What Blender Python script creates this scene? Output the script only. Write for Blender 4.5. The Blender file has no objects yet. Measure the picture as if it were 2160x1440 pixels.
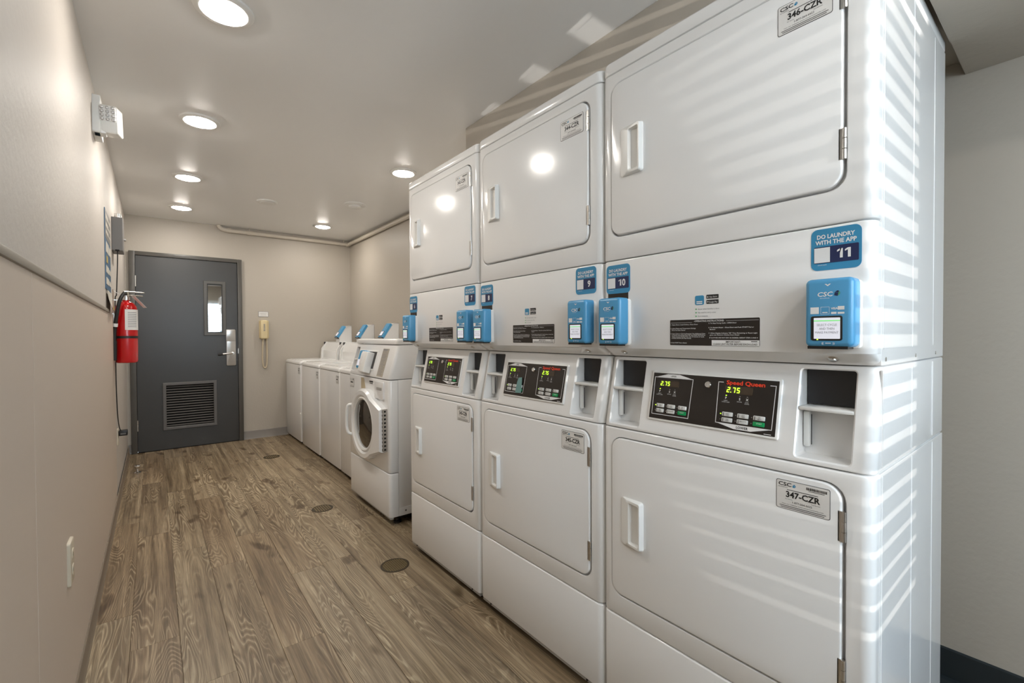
import bpy, bmesh, math, random
from mathutils import Matrix, Vector

random.seed(7)
scene = bpy.context.scene
COL = scene.collection

# ------------------------------------------------------------------ camera, world, light, exposure
F_PX, YAW, PITCH, ROLL, CAM_H = 958.0, 0.6679, -0.0141, -0.0049, 1.177
cy_, sy_, cp_, sp_ = math.cos(YAW), math.sin(YAW), math.cos(PITCH), math.sin(PITCH)
fw = Vector((sy_ * cp_, cy_ * cp_, sp_))
rt = Vector((cy_, -sy_, 0.0))
upv = rt.cross(fw)
cr, sr = math.cos(ROLL), math.sin(ROLL)
rt, upv = rt * cr + upv * sr, upv * cr - rt * sr
cam_data = bpy.data.cameras.new('camera')
cam_data.sensor_width = 36.0
cam_data.lens = F_PX * 36.0 / 2160.0
cam_data.clip_start = 0.02
cam = bpy.data.objects.new('camera', cam_data)
cam.matrix_world = Matrix(((rt.x, upv.x, -fw.x, 0), (rt.y, upv.y, -fw.y, 0), (rt.z, upv.z, -fw.z, CAM_H), (0, 0, 0, 1)))
COL.objects.link(cam)
scene.camera = cam

scene.view_settings.view_transform = 'Standard'
scene.view_settings.look = 'None'
scene.view_settings.gamma = 1.0
scene.view_settings.use_curve_mapping = False
scene.view_settings.exposure = 0.84

scene.cycles.max_bounces = 8

world = bpy.data.worlds.new('daylight')
scene.world = world
world.use_nodes = True
world.node_tree.nodes['Background'].inputs['Color'].default_value = (0.72, 0.84, 1.0, 1)
world.node_tree.nodes['Background'].inputs['Strength'].default_value = 3.0

# room constants (metres)
XL, XR, YF, YB, ZC = -0.2173, 2.016, 5.948, -1.30, 2.401
DX = 1.1011                   # plane of the dryer fronts
WX0, WX1, WZ0, WZ1 = 0.93, 1.345, 0.62, 2.0   # window with blinds in the rear wall
DAY_POWER, SUN_POWER, GLINT_POWER, LAMP_STRENGTH = 18.0, 1.0, 4200.0, 85.0
FILL_GLOW = 4.3  # strength of the added fill pane
EX0, EX1, EZ0, EZ1 = -0.17, 0.70, 1.15, 2.18     # glowing pane of the fill door added behind the viewer


def aim(o, d):
    o.rotation_euler = Vector(d).to_track_quat('-Z', 'Y').to_euler()


sun_data = bpy.data.lights.new('sun', 'SUN')
sun_data.energy = SUN_POWER
sun_data.angle = math.radians(0.15)
sun_data.color = (1.0, 0.95, 0.88)
sun = bpy.data.objects.new('sun', sun_data)
sun.location = (0.4, -6, 1.9)
aim(sun, (0.068, 1.0, -0.035))
COL.objects.link(sun)

# glint of the sun off something low outside, rising through the blinds to the bulkhead and ceiling
gl_data = bpy.data.lights.new('sun_glint', 'SPOT')
gl_data.energy = GLINT_POWER
gl_data.spot_size = math.radians(2.7)
gl_data.spot_blend = 0.25
gl_data.shadow_soft_size = 0.012
gl_data.color = (1.0, 0.96, 0.9)
glint = bpy.data.objects.new('sun_glint', gl_data)
glint.location = (-0.19, -10.0, 0.25)
aim(glint, (1.13 + 0.19, YB + 10.0, 1.83 - 0.25))
COL.objects.link(glint)

# daylight falling through the rear window
day_data = bpy.data.lights.new('window_daylight', 'AREA')
day_data.shape = 'RECTANGLE'
day_data.size, day_data.size_y = WX1 - WX0, 1.0
day_data.energy = DAY_POWER
day_data.color = (0.58, 0.80, 1.0)
day = bpy.data.objects.new('window_daylight', day_data)
day.location = ((WX0 + WX1) / 2, YB - 0.38, 1.55)
aim(day, (0, 1, 0))
COL.objects.link(day)

# ------------------------------------------------------------------ materials
MATS = {}


def mat(name, col, rough=0.5, metal=0.0, emit=None, es=0.0, bump=None, coat=0.0, var=None, spec=0.5):
    if name in MATS:
        return MATS[name]
    m = bpy.data.materials.new(name)
    m.use_nodes = True
    nt = m.node_tree
    b = nt.nodes['Principled BSDF']
    b.inputs['Base Color'].default_value = (*col, 1)
    b.inputs['Roughness'].default_value = rough
    b.inputs['Metallic'].default_value = metal
    b.inputs['Specular IOR Level'].default_value = spec
    b.inputs['Coat Weight'].default_value = coat
    b.inputs['Coat Roughness'].default_value = 0.06
    if emit:
        b.inputs['Emission Color'].default_value = (*emit, 1)
        b.inputs['Emission Strength'].default_value = es
    if bump or var:
        tc = nt.nodes.new('ShaderNodeTexCoord')
    if bump:
        sc, st, det = bump
        n = nt.nodes.new('ShaderNodeTexNoise')
        n.inputs['Scale'].default_value = sc
        n.inputs['Detail'].default_value = det
        bp = nt.nodes.new('ShaderNodeBump')
        bp.inputs['Strength'].default_value = st
        bp.inputs['Distance'].default_value = 0.01
        nt.links.new(tc.outputs['Object'], n.inputs['Vector'])
        nt.links.new(n.outputs['Fac'], bp.inputs['Height'])
        nt.links.new(bp.outputs['Normal'], b.inputs['Normal'])
    if var:
        sc, amt = var
        n2 = nt.nodes.new('ShaderNodeTexNoise')
        n2.inputs['Scale'].default_value = sc
        n2.inputs['Detail'].default_value = 3
        mx = nt.nodes.new('ShaderNodeMix')
        mx.data_type = 'RGBA'
        mx.inputs[6].default_value = (*[c * (1 - amt) for c in col], 1)
        mx.inputs[7].default_value = (*[min(1, c * (1 + amt)) for c in col], 1)
        nt.links.new(tc.outputs['Object'], n2.inputs['Vector'])
        nt.links.new(n2.outputs['Fac'], mx.inputs[0])
        nt.links.new(mx.outputs[2], b.inputs['Base Color'])
    MATS[name] = m
    return m


def s2l(r, g, b):
    f = lambda c: (c / 255 / 12.92) if c / 255 <= 0.04045 else ((c / 255 + 0.055) / 1.055) ** 2.4
    return (f(r), f(g), f(b))


ENAMEL = mat('white_enamel', (0.84, 0.84, 0.835), 0.16, coat=0.3, bump=(5, 0.004, 2))
RECESS = mat('white_recess_plastic', (0.80, 0.80, 0.78), 0.4)
PLASTIC = mat('white_plastic', (0.84, 0.84, 0.82), 0.3)
LIP = mat('grey_lip', (0.40, 0.39, 0.37), 0.5)
BLACK = mat('black_plastic', (0.012, 0.011, 0.010), 0.35)
VOID = mat('coin_box_black', (0.02, 0.02, 0.022), 0.4)
FILL_PANE = mat('fill_pane_glow', (0.7, 0.75, 0.8), 0.5, emit=(0.80, 0.91, 1.0), es=FILL_GLOW)  # glowing fill surface added behind the viewer, not a known window
GASKET = mat('dark_gap', (0.10, 0.10, 0.10), 0.7)
STEEL = mat('brushed_steel', (0.62, 0.60, 0.57), 0.3, 1.0)
CHROME = mat('chrome', (0.8, 0.8, 0.8), 0.12, 1.0)
BLUE = mat('reader_blue', s2l(82, 156, 202), 0.25)
STBLUE = mat('sticker_blue', s2l(58, 140, 182), 0.35)
NAVY = mat('sticker_navy', s2l(34, 44, 84), 0.35)
WHITE_INK = mat('white_ink', (0.82, 0.82, 0.82), 0.5)
BLACK_INK = mat('black_ink', (0.02, 0.02, 0.02), 0.5)
GREY_INK = mat('grey_ink', (0.25, 0.25, 0.27), 0.5)
RED_INK = mat('red_ink', (0.85, 0.06, 0.02), 0.4)
GREEN_INK = mat('green_ink', (0.10, 0.42, 0.16), 0.4)
LABEL = mat('label_paper', (0.78, 0.77, 0.75), 0.45)
BROWNBLACK = mat('instruction_black', s2l(36, 30, 26), 0.35)
SCREEN = mat('screen_lit', (0.6, 0.6, 0.65), 0.2, emit=(0.80, 0.82, 0.92), es=0.26)
SCREENGREEN = mat('screen_green', (0.1, 0.5, 0.12), 0.3, emit=(0.2, 0.75, 0.2), es=0.4)
LED = mat('green_led', (0.3, 0.8, 0.05), 0.3, emit=(0.50, 1.0, 0.03), es=1.1)
LEDOFF = mat('unlit_led', (0.18, 0.16, 0.15), 0.3)
DISPLAY = mat('display_window', s2l(70, 58, 46), 0.2)
BUTTON = mat('button_grey', (0.66, 0.66, 0.64), 0.35)
BUTTON_G = mat('button_green', s2l(10, 150, 85), 0.35)
REFL_TEAL = mat('teal_reflection', s2l(110, 150, 148), 0.3)

WALL = mat('beige_wall_paint', s2l(182, 174, 162), 0.5, bump=(55, 0.10, 3))
WALL_L = mat('left_wall_paint', s2l(196, 189, 181), 0.55, bump=(45, 0.12, 3), spec=0.25)
WAINSCOT = mat('taupe_wall_panel', s2l(202, 188, 174), 0.45, bump=(120, 0.02, 2))
RAIL = mat('grey_trim_paint', s2l(150, 142, 130), 0.45)
CEIL = mat('grey_ceiling_paint', s2l(238, 237, 235), 0.36, bump=(30, 0.02, 2))
BASEG = mat('grey_vinyl_base', s2l(140, 134, 128), 0.5)
BASET = mat('taupe_vinyl_base', s2l(128, 115, 100), 0.5)
BASED = mat('dark_vinyl_base', s2l(34, 42, 46), 0.45)
DOORM = mat('charcoal_door_paint', s2l(58, 56, 53), 0.32, bump=(14, 0.03, 3), var=(3, 0.12))
FRAMEM = mat('charcoal_frame_paint', s2l(84, 81, 76), 0.36)
LOUVM = mat('louver_metal', s2l(96, 93, 90), 0.35)
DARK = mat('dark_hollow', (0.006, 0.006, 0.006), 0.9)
SUBFLOOR = mat('plank_joint', s2l(96, 82, 64), 0.8)
PIPEM = mat('pipe_paint', s2l(205, 196, 182), 0.4)
TRIMW = mat('light_trim_white', (0.80, 0.79, 0.76), 0.4)
GLOW = mat('lamp_diffuser', (0.9, 0.9, 0.9), 0.5, emit=(1.0, 0.945, 0.87), es=LAMP_STRENGTH)
RED = mat('extinguisher_red', s2l(190, 10, 14), 0.22, coat=0.3)
RUBBER = mat('black_rubber', (0.012, 0.012, 0.012), 0.45)
IVORY = mat('ivory_plastic', s2l(222, 204, 160), 0.35)
CORD = mat('ivory_cord', s2l(196, 182, 156), 0.5)
GREYBOX = mat('grey_metal_box', s2l(112, 110, 108), 0.45)
BRASS = mat('drain_brass', s2l(128, 110, 76), 0.45, 0.5)
RIMB = mat('drain_rim', s2l(66, 56, 40), 0.5, 0.3)
GLASSD = mat('dark_washer_glass', (0.035, 0.026, 0.017), 0.05, coat=0.5)
MIRRORG = mat('reflective_pane', (0.50, 0.48, 0.45), 0.03, 1.0)
OUTLET = mat('outlet_ivory', s2l(205, 195, 175), 0.35)
SLATM = mat('blind_slat_white', (0.82, 0.82, 0.80), 0.5)
POSTBLUE = mat('poster_blue', s2l(70, 104, 134), 0.4)
POSTGREY = mat('poster_grey', s2l(120, 118, 114), 0.4)
POSTWHITE = mat('poster_white', s2l(214, 208, 196), 0.45)
POSTYEL = mat('poster_yellow', s2l(200, 170, 80), 0.5)
POSTBRN = mat('poster_brown', s2l(120, 84, 52), 0.5)
LENS = mat('led_lens_clear', (0.75, 0.75, 0.75), 0.08, 0.6)
CREAM_LABEL = mat('tan_patch', s2l(190, 176, 148), 0.4)
GREYLABEL = mat('grey_instruction_label', s2l(176, 168, 154), 0.4)


def wood_material():
    m = bpy.data.materials.new('limed_oak_plank')
    m.use_nodes = True
    nt = m.node_tree
    L = nt.links.new
    N = nt.nodes.new
    b = nt.nodes['Principled BSDF']
    tc = N('ShaderNodeTexCoord')
    oi = N('ShaderNodeObjectInfo')
    off = N('ShaderNodeVectorMath'); off.operation = 'SCALE'
    off.inputs[0].default_value = (37.0, 91.0, 53.0)
    L(oi.outputs['Random'], off.inputs['Scale'])
    add = N('ShaderNodeVectorMath'); add.operation = 'ADD'
    L(tc.outputs['Object'], add.inputs[0]); L(off.outputs[0], add.inputs[1])

    def noise(sx, sy, detail, rough=0.5, dist=0.0, src=add):
        mp = N('ShaderNodeMapping'); mp.inputs['Scale'].default_value = (sx, sy, 1.0)
        L(src.outputs[0], mp.inputs['Vector'])
        n = N('ShaderNodeTexNoise'); n.inputs['Scale'].default_value = 1.0
        n.inputs['Detail'].default_value = detail; n.inputs['Roughness'].default_value = rough
        n.inputs['Distortion'].default_value = dist
        L(mp.outputs[0], n.inputs['Vector'])
        return n.outputs['Fac']

    def math_(op, a, bv, c=None):
        n = N('ShaderNodeMath'); n.operation = op
        for i, v in enumerate((a, bv, c)):
            if v is None:
                continue
            if isinstance(v, (int, float)):
                n.inputs[i].default_value = v
            else:
                L(v, n.inputs[i])
        return n.outputs[0]

    def ramp(fac, stops):
        r = N('ShaderNodeValToRGB')
        while len(r.color_ramp.elements) < len(stops):
            r.color_ramp.elements.new(0.5)
        for e, (p, c) in zip(r.color_ramp.elements, stops):
            e.position = p; e.color = (*c, 1)
        L(fac, r.inputs[0])
        return r.outputs[0]

    def mix(fac, a, bcol, mode='MIX'):
        n = N('ShaderNodeMix'); n.data_type = 'RGBA'; n.blend_type = mode
        if isinstance(fac, (int, float)):
            n.inputs[0].default_value = fac
        else:
            L(fac, n.inputs[0])
        for i, v in ((6, a), (7, bcol)):
            if isinstance(v, tuple):
                n.inputs[i].default_value = (*v, 1)
            else:
                L(v, n.inputs[i])
        return n.outputs[2]

    broad = noise(8.0, 1.0, 2.0, 0.45, 0.30)                  # ring field: its contours are the cathedral grain
    rings = math_('SINE', math_('MULTIPLY', broad, 230.0), 0.0)
    rings = math_('MULTIPLY_ADD', rings, 0.5, 0.5)
    fine = noise(240.0, 6.0, 4.0, 0.65)
    streak = noise(30.0, 0.8, 4.0, 0.6, 0.2)
    tone = noise(5.0, 1.1, 2.0)
    knot = noise(11.0, 5.0, 1.0)
    dark, mid, light = s2l(102, 86, 65), s2l(143, 126, 102), s2l(174, 158, 133)
    base = ramp(streak, [(0.30, dark), (0.50, mid), (0.72, light)])
    lines = ramp(rings, [(0.0, (0, 0, 0)), (0.78, (0.04, 0.04, 0.04)), (0.93, (1, 1, 1))])
    ringmask = ramp(noise(7.0, 1.3, 1.0, 0.5), [(0.42, (0, 0, 0)), (0.60, (1, 1, 1))])
    lw = mix(1.0, lines, ringmask, 'MULTIPLY')
    dk = mix(1.0, ramp(rings, [(0.0, (1, 1, 1)), (0.5, (0, 0, 0))]), ringmask, 'MULTIPLY')
    c1 = mix(math_('MULTIPLY', dk, 0.45), base, s2l(100, 82, 60))
    c2 = mix(math_('MULTIPLY', lw, 0.52), c1, s2l(194, 180, 154))
    pores = ramp(fine, [(0.36, (0.62, 0.60, 0.57)), (0.52, (1.0, 1.0, 1.0)), (0.68, (1.32, 1.31, 1.29))])
    c3 = mix(0.75, c2, pores, 'MULTIPLY')
    ton = ramp(tone, [(0.32, (0.80, 0.77, 0.73)), (0.62, (1.08, 1.07, 1.05))])
    midg = ramp(noise(80.0, 2.2, 3.0, 0.6, 0.3), [(0.36, (0.76, 0.74, 0.71)), (0.54, (1.02, 1.02, 1.02)), (0.68, (1.18, 1.17, 1.16))])
    c3 = mix(0.5, c3, midg, 'MULTIPLY')
    c4 = mix(1.0, c3, ton, 'MULTIPLY')
    kn = ramp(knot, [(0.66, (1, 1, 1)), (0.75, (0.46, 0.40, 0.34))])
    c5 = mix(1.0, c4, kn, 'MULTIPLY')
    pl = ramp(oi.outputs['Random'], [(0.0, (0.90, 0.85, 0.80)), (0.25, (0.98, 0.97, 0.96)), (0.65, (1.03, 1.03, 1.01)), (1.0, (0.96, 0.96, 0.97))])
    c6 = mix(1.0, c5, pl, 'MULTIPLY')
    L(c6, b.inputs['Base Color'])
    rr = N('ShaderNodeMapRange'); rr.inputs[3].default_value = 0.34; rr.inputs[4].default_value = 0.5
    L(fine, rr.inputs[0]); L(rr.outputs[0], b.inputs['Roughness'])
    bp = N('ShaderNodeBump'); bp.inputs['Strength'].default_value = 0.12; bp.inputs['Distance'].default_value = 0.002
    L(fine, bp.inputs['Height']); L(bp.outputs[0], b.inputs['Normal'])
    return m


WOOD = wood_material()

# ------------------------------------------------------------------ mesh helpers


def finish(bm, name, angle=35):
    bmesh.ops.remove_doubles(bm, verts=bm.verts, dist=1e-6)
    bmesh.ops.recalc_face_normals(bm, faces=bm.faces)
    me = bpy.data.meshes.new(name)
    bm.to_mesh(me)
    bm.free()
    me.shade_smooth()
    me.set_sharp_from_angle(angle=math.radians(angle))
    return me


def link(name, me, m, parent=None, loc=None, rot=None):
    o = bpy.data.objects.new(name, me)
    if m is not None and not me.materials:
        me.materials.append(m)
    COL.objects.link(o)
    if parent:
        o.parent = parent
    if loc:
        o.location = loc
    if rot:
        o.rotation_euler = rot
    return o


def obj(name, bm, m, parent=None, loc=None, rot=None, angle=35):
    return link(name, finish(bm, name, angle), m, parent, loc, rot)


def empty(name, loc, rz=0.0):
    o = bpy.data.objects.new(name, None)
    o.empty_display_size = 0.1
    o.location = loc
    o.rotation_euler = (0, 0, rz)
    COL.objects.link(o)
    return o


def tag(o, label, cat, group=None):
    o['label'] = label
    o['category'] = cat
    if group:
        o['group'] = group
    return o


def struct(o, label, cat):
    o['kind'] = 'structure'
    o['label'] = label
    o['category'] = cat
    return o


def add_box(bm, x0, x1, y0, y1, z0, z1, bev=0.0, seg=2):
    r = bmesh.ops.create_cube(bm, size=1.0)
    vs = r['verts']
    for v in vs:
        v.co = Vector((x0 + (v.co.x + .5) * (x1 - x0), y0 + (v.co.y + .5) * (y1 - y0), z0 + (v.co.z + .5) * (z1 - z0)))
    if bev > 0:
        es = list({e for v in vs for e in v.link_edges})
        bmesh.ops.bevel(bm, geom=es, offset=bev, segments=seg, affect='EDGES', profile=0.5)
    return vs


def box(x0, x1, y0, y1, z0, z1, bev=0.0, seg=2):
    bm = bmesh.new()
    add_box(bm, x0, x1, y0, y1, z0, z1, bev, seg)
    return bm


def rr(a0, a1, b0, b1, r, n=5):
    """rounded rectangle as a counter-clockwise loop of (a, b)"""
    r = min(r, (a1 - a0) / 2 - 1e-5, (b1 - b0) / 2 - 1e-5)
    pts = []
    if r <= 0:
        return [(a0, b0), (a1, b0), (a1, b1), (a0, b1)]
    for cx, cy, st in ((a1 - r, b0 + r, -90), (a1 - r, b1 - r, 0), (a0 + r, b1 - r, 90), (a0 + r, b0 + r, 180)):
        for i in range(n + 1):
            t = math.radians(st + 90 * i / n)
            pts.append((cx + r * math.cos(t), cy + r * math.sin(t)))
    return pts


AX = {'-x': lambda a, b, c: (c, a, b), '-y': lambda a, b, c: (a, c, b), '+z': lambda a, b, c: (a, b, -c), '+x': lambda a, b, c: (-c, a, b)}


def loops_loft(bm, rings, cap0=True, cap1=True, closed=True):
    vr = [[bm.verts.new(p) for p in r] for r in rings]
    n = len(vr[0])
    for k in range(len(vr) - 1):
        for i in range(n if closed else n - 1):
            j = (i + 1) % n
            bm.faces.new((vr[k][i], vr[k][j], vr[k + 1][j], vr[k + 1][i]))
    if cap0:
        bm.faces.new(vr[0])
    if cap1:
        bm.faces.new(vr[-1])
    return vr


def shrink(a0, a1, b0, b1, r, d, n=5):
    return rr(a0 + d, a1 - d, b0 + d, b1 - d, max(r - d, 1e-4) if r > 0 else 0, n)


def slab(a0, a1, b0, b1, r, c0, c1, bev=0.0, face='-x', n=5, bm=None, seg=2):
    """rounded rectangle slab; c0 is the front depth, c1 the back (depth grows into the machine)"""
    own = bm is None
    bm = bm or bmesh.new()
    P = AX[face]
    rings = []
    if bev > 0:
        for i in range(seg + 1):
            t = math.pi / 2 * i / seg
            d = bev * (1 - math.sin(t)); c = c0 + bev * (1 - math.cos(t))
            rings.append([P(a, b, c) for a, b in shrink(a0, a1, b0, b1, r, d, n)])
    else:
        rings.append([P(a, b, c0) for a, b in rr(a0, a1, b0, b1, r, n)])
    rings.append([P(a, b, c1) for a, b in rr(a0, a1, b0, b1, r, n)])
    loops_loft(bm, rings)
    return bm


def fill_loops(bm, loops):
    """planar face set between an outer loop and hole loops (lists of 3D points)"""
    edges = []
    for lp in loops:
        vs = [bm.verts.new(p) for p in lp]
        for i in range(len(vs)):
            edges.append(bm.edges.new((vs[i], vs[(i + 1) % len(vs)])))
    bmesh.ops.triangle_fill(bm, use_beauty=True, use_dissolve=False, edges=edges)


def add_cyl(bm, p0, p1, r0, r1=None, n=16, caps=True):
    r1 = r0 if r1 is None else r1
    p0, p1 = Vector(p0), Vector(p1)
    d = (p1 - p0).normalized()
    a = Vector((0, 0, 1)) if abs(d.z) < 0.9 else Vector((1, 0, 0))
    u = d.cross(a).normalized(); w = d.cross(u)
    rings = []
    for p, r in ((p0, r0), (p1, r1)):
        rings.append([p + (u * math.cos(2 * math.pi * i / n) + w * math.sin(2 * math.pi * i / n)) * r for i in range(n)])
    loops_loft(bm, rings, caps, caps)


def cyl(p0, p1, r0, r1=None, n=16):
    bm = bmesh.new(); add_cyl(bm, p0, p1, r0, r1, n)
    return bm


def lathe(bm, prof, center, axis='z', n=32):
    rings = []
    cx, cy, cz = center
    for r, h in prof:
        ring = []
        for i in range(n):
            t = 2 * math.pi * i / n
            c, s = r * math.cos(t), r * math.sin(t)
            if axis == 'z':
                ring.append((cx + c, cy + s, cz + h))
            elif axis == 'x':
                ring.append((cx + h, cy + c, cz + s))
            else:
                ring.append((cx + c, cy + h, cz + s))
        rings.append(ring)
    loops_loft(bm, rings, prof[0][0] > 1e-6, prof[-1][0] > 1e-6)


def add_tube(bm, pts, r, n=10):
    pts = [Vector(p) for p in pts]
    rings = []
    prev = None
    for i, p in enumerate(pts):
        d = (pts[min(i + 1, len(pts) - 1)] - pts[max(i - 1, 0)]).normalized()
        if prev is None:
            a = Vector((0, 0, 1)) if abs(d.z) < 0.9 else Vector((1, 0, 0))
            u = d.cross(a).normalized()
        else:
            u = (prev - d * prev.dot(d)).normalized()
        prev = u
        w = d.cross(u)
        rings.append([p + (u * math.cos(2 * math.pi * k / n) + w * math.sin(2 * math.pi * k / n)) * r for k in range(n)])
    loops_loft(bm, rings)


def spline(pts, sub=8):
    pts = [Vector(p) for p in pts]
    out = []
    for i in range(len(pts) - 1):
        p0, p1, p2, p3 = pts[max(i - 1, 0)], pts[i], pts[i + 1], pts[min(i + 2, len(pts) - 1)]
        for k in range(sub):
            t = k / sub
            out.append(0.5 * ((2 * p1) + (p2 - p0) * t + (2 * p0 - 5 * p1 + 4 * p2 - p3) * t * t + (3 * p1 - p0 - 3 * p2 + p3) * t ** 3))
    out.append(pts[-1])
    return out


# ---- lettering
_TXT = {}


def text_geo(s, bold=0.0):
    key = (s, bold)
    if key not in _TXT:
        cu = bpy.data.curves.new('lettering', 'FONT')
        cu.body = s
        cu.size = 1.0
        cu.resolution_u = 2
        cu.offset = bold
        o = bpy.data.objects.new('lettering', cu)
        COL.objects.link(o)
        dg = bpy.context.evaluated_depsgraph_get()
        me = o.evaluated_get(dg).to_mesh()
        vs = [v.co.copy() for v in me.vertices]
        fs = [tuple(p.vertices) for p in me.polygons]
        o.evaluated_get(dg).to_mesh_clear()
        bpy.data.objects.remove(o)
        bpy.data.curves.remove(cu)
        xs = [v.x for v in vs] or [0]
        _TXT[key] = (vs, fs, min(xs), max(xs))
    return _TXT[key]


ORI = {'-x': lambda a, b, c: (c, -a, b), '-y': lambda a, b, c: (a, c, b), '+x': lambda a, b, c: (-c, a, b)}


def add_text(bm, s, size, a, b, c, face='-x', width=None, bold=0.0, align='C', shear=0.0, mirror_y=True):
    """size: capital height; (a,b): anchor in reading-right / up; c: depth"""
    vs, fs, x0, x1 = text_geo(s, bold)
    k = size / 0.69
    kx = k if width is None else width / max(x1 - x0, 1e-6)
    ox = {'C': (x0 + x1) / 2, 'L': x0, 'R': x1}[align]
    P = ORI[face]
    nv = [bm.verts.new(P(a + (v.x - ox) * kx + shear * v.y * k, b + v.y * k, c)) for v in vs]
    for f in fs:
        try:
            bm.faces.new([nv[i] for i in f])
        except ValueError:
            pass


def add_quad(bm, pts):
    bm.faces.new([bm.verts.new(p) for p in pts])


def flat(a0, a1, b0, b1, c, bm, face='-x'):
    P = ORI[face]
    add_quad(bm, [P(a0, b0, c), P(a1, b0, c), P(a1, b1, c), P(a0, b1, c)])


SEG = {'0': 'abcdef', '2': 'abged', '5': 'afgcd', '7': 'abc'}


def add_digit(bm, ch, a, b, w, h, t, c, sh=0.12, face='-x'):
    P = ORI[face]
    q = lambda x, y: P(a + x + sh * y, b + y, c)
    g = t * 0.18
    S = {'a': ((g + t * .3, h - t), (w - g - t * .3, h)), 'd': ((g + t * .3, 0), (w - g - t * .3, t)), 'g': ((g + t * .3, h / 2 - t / 2), (w - g - t * .3, h / 2 + t / 2)),
         'f': ((0, h / 2 + g), (t, h - g)), 'e': ((0, g), (t, h / 2 - g)), 'b': ((w - t, h / 2 + g), (w, h - g)), 'c': ((w - t, g), (w, h / 2 - g))}
    for s in SEG[ch]:
        (x0, y0), (x1, y1) = S[s]
        add_quad(bm, [q(x0, y0), q(x1, y0), q(x1, y1), q(x0, y1)])


_CACHE = {}


def cached(key, fn, name, m, parent, loc=None, rot=None, angle=35):
    if key not in _CACHE:
        me = finish(fn(), name, angle)
        me.materials.append(m)
        _CACHE[key] = me
    return link(name, _CACHE[key], m, parent, loc, rot)


# ------------------------------------------------------------------ the setting
fl = obj('floor', box(XL - 0.05, XR + 0.05, YB - 0.05, YF + 0.05, -0.06, -0.0035), SUBFLOOR)
struct(fl, 'grey brown limed oak plank floor with long boards running toward the door', 'floor')
PW, PL = 0.151, 1.22
ends = [2.50, 2.21, 3.07, 2.75, 1.87, 2.43, 2.45, 1.95, 2.9, 2.2, 3.1, 2.6, 1.8, 2.35, 2.95]
for k in range(15):
    x0 = -0.236 + k * PW
    xa, xb = max(x0, XL), min(x0 + PW, XR)
    if xb - xa < 0.01:
        continue
    y = ends[k] - PL * 4
    while y < YF:
        ya, yb = max(y, YB), min(y + PL, YF)
        if yb - ya > 0.02:
            w_, l_ = round(xb - xa - 0.0009, 4), round(yb - ya - 0.0009, 4)
            jit = random.uniform(-0.0003, 0.0003)
            cached(('plank', w_, l_), lambda: box(-w_ / 2, w_ / 2, -l_ / 2, l_ / 2, -0.0035, 0, 0.0008, 1), 'plank', WOOD, fl,
                   ((xa + xb) / 2, (ya + yb) / 2, jit - 0.0003))
        y += PL

ce = obj('ceiling', box(XL - 0.05, XR + 0.05, YB - 0.05, YF + 0.05, ZC, ZC + 0.06), CEIL)
struct(ce, 'smooth grey painted ceiling with round downlights', 'ceiling')
# bulkhead over the dryers, a lower box towards the rear wall
bk = obj('ceiling_bulkhead', box(1.465, XR, 0.246, 2.29, 2.033, ZC, 0.002, 1), WALL)
struct(bk, 'beige boxed bulkhead above the stacked dryers', 'bulkhead')
bk2 = obj('ceiling_soffit', box(1.465, XR, YB, 0.246, 1.989, ZC, 0.002, 1), WALL)
struct(bk2, 'lower beige soffit box beside the end of the dryer row', 'soffit')

wl = obj('wall_left', box(XL - 0.12, XL, YB - 0.05, YF + 0.05, -0.06, ZC + 0.06), WALL_L)
struct(wl, 'glossy beige wall with the wainscot along the aisle', 'wall')
wr = obj('wall_right', box(XR, XR + 0.12, YB - 0.05, YF + 0.05, -0.06, ZC + 0.06), WALL)
struct(wr, 'beige wall behind the machines', 'wall')


def wall_y(x0, x1, z0, z1, hole, y0, y1):
    bm = bmesh.new()
    hx0, hx1, hz0, hz1 = hole
    for a0, a1, b0, b1 in ((x0, hx0, z0, z1), (hx1, x1, z0, z1), (hx0, hx1, hz1, z1), (hx0, hx1, z0, hz0)):
        if a1 - a0 > 1e-4 and b1 - b0 > 1e-4:
            add_box(bm, a0, a1, y0, y1, b0, b1)
    return bm


DXL, DXR, DZT = -0.187, 0.790, 2.040        # outer door frame
wf = obj('wall_far', wall_y(XL - 0.05, XR + 0.05, -0.06, ZC + 0.06, (DXL + 0.01, DXR - 0.01, -0.06, DZT - 0.01), YF, YF + 0.12), WALL)
struct(wf, 'beige end wall with the charcoal door', 'wall')
wbm = wall_y(EX1 + 0.06, XR + 0.05, -0.06, ZC + 0.06, (WX0, WX1, WZ0, WZ1), YB - 0.36, YB)
add_box(wbm, XL - 0.05, EX1 + 0.06, YB - 0.36, YB, 2.25, ZC + 0.06)
wb = obj('wall_rear', wbm, WALL)
struct(wb, 'beige wall behind the viewer with the blinded window', 'wall')

# rear window with venetian blinds
wn = obj('window_1', wall_y(WX0 - 0.05, WX1 + 0.05, WZ0 - 0.05, WZ1 + 0.05, (WX0, WX1, WZ0, WZ1), YB, YB + 0.02), TRIMW)
struct(wn, 'narrow window behind white venetian blinds', 'window')
gm = bpy.data.materials.new('window_glass'); gm.use_nodes = True
gnt = gm.node_tree
tr = gnt.nodes.new('ShaderNodeBsdfTransparent'); gs = gnt.nodes.new('ShaderNodeBsdfGlossy'); mxs = gnt.nodes.new('ShaderNodeMixShader')
gs.inputs['Roughness'].default_value = 0.02; mxs.inputs[0].default_value = 0.06
gnt.links.new(tr.outputs[0], mxs.inputs[1]); gnt.links.new(gs.outputs[0], mxs.inputs[2])
gnt.links.new(mxs.outputs[0], gnt.nodes['Material Output'].inputs['Surface'])
obj('pane', box(WX0, WX1, YB - 0.305, YB - 0.30, WZ0, WZ1), gm, wn)
bl = empty('venetian_blind', ((WX0 + WX1) / 2, YB - 0.04, WZ0))
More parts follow.
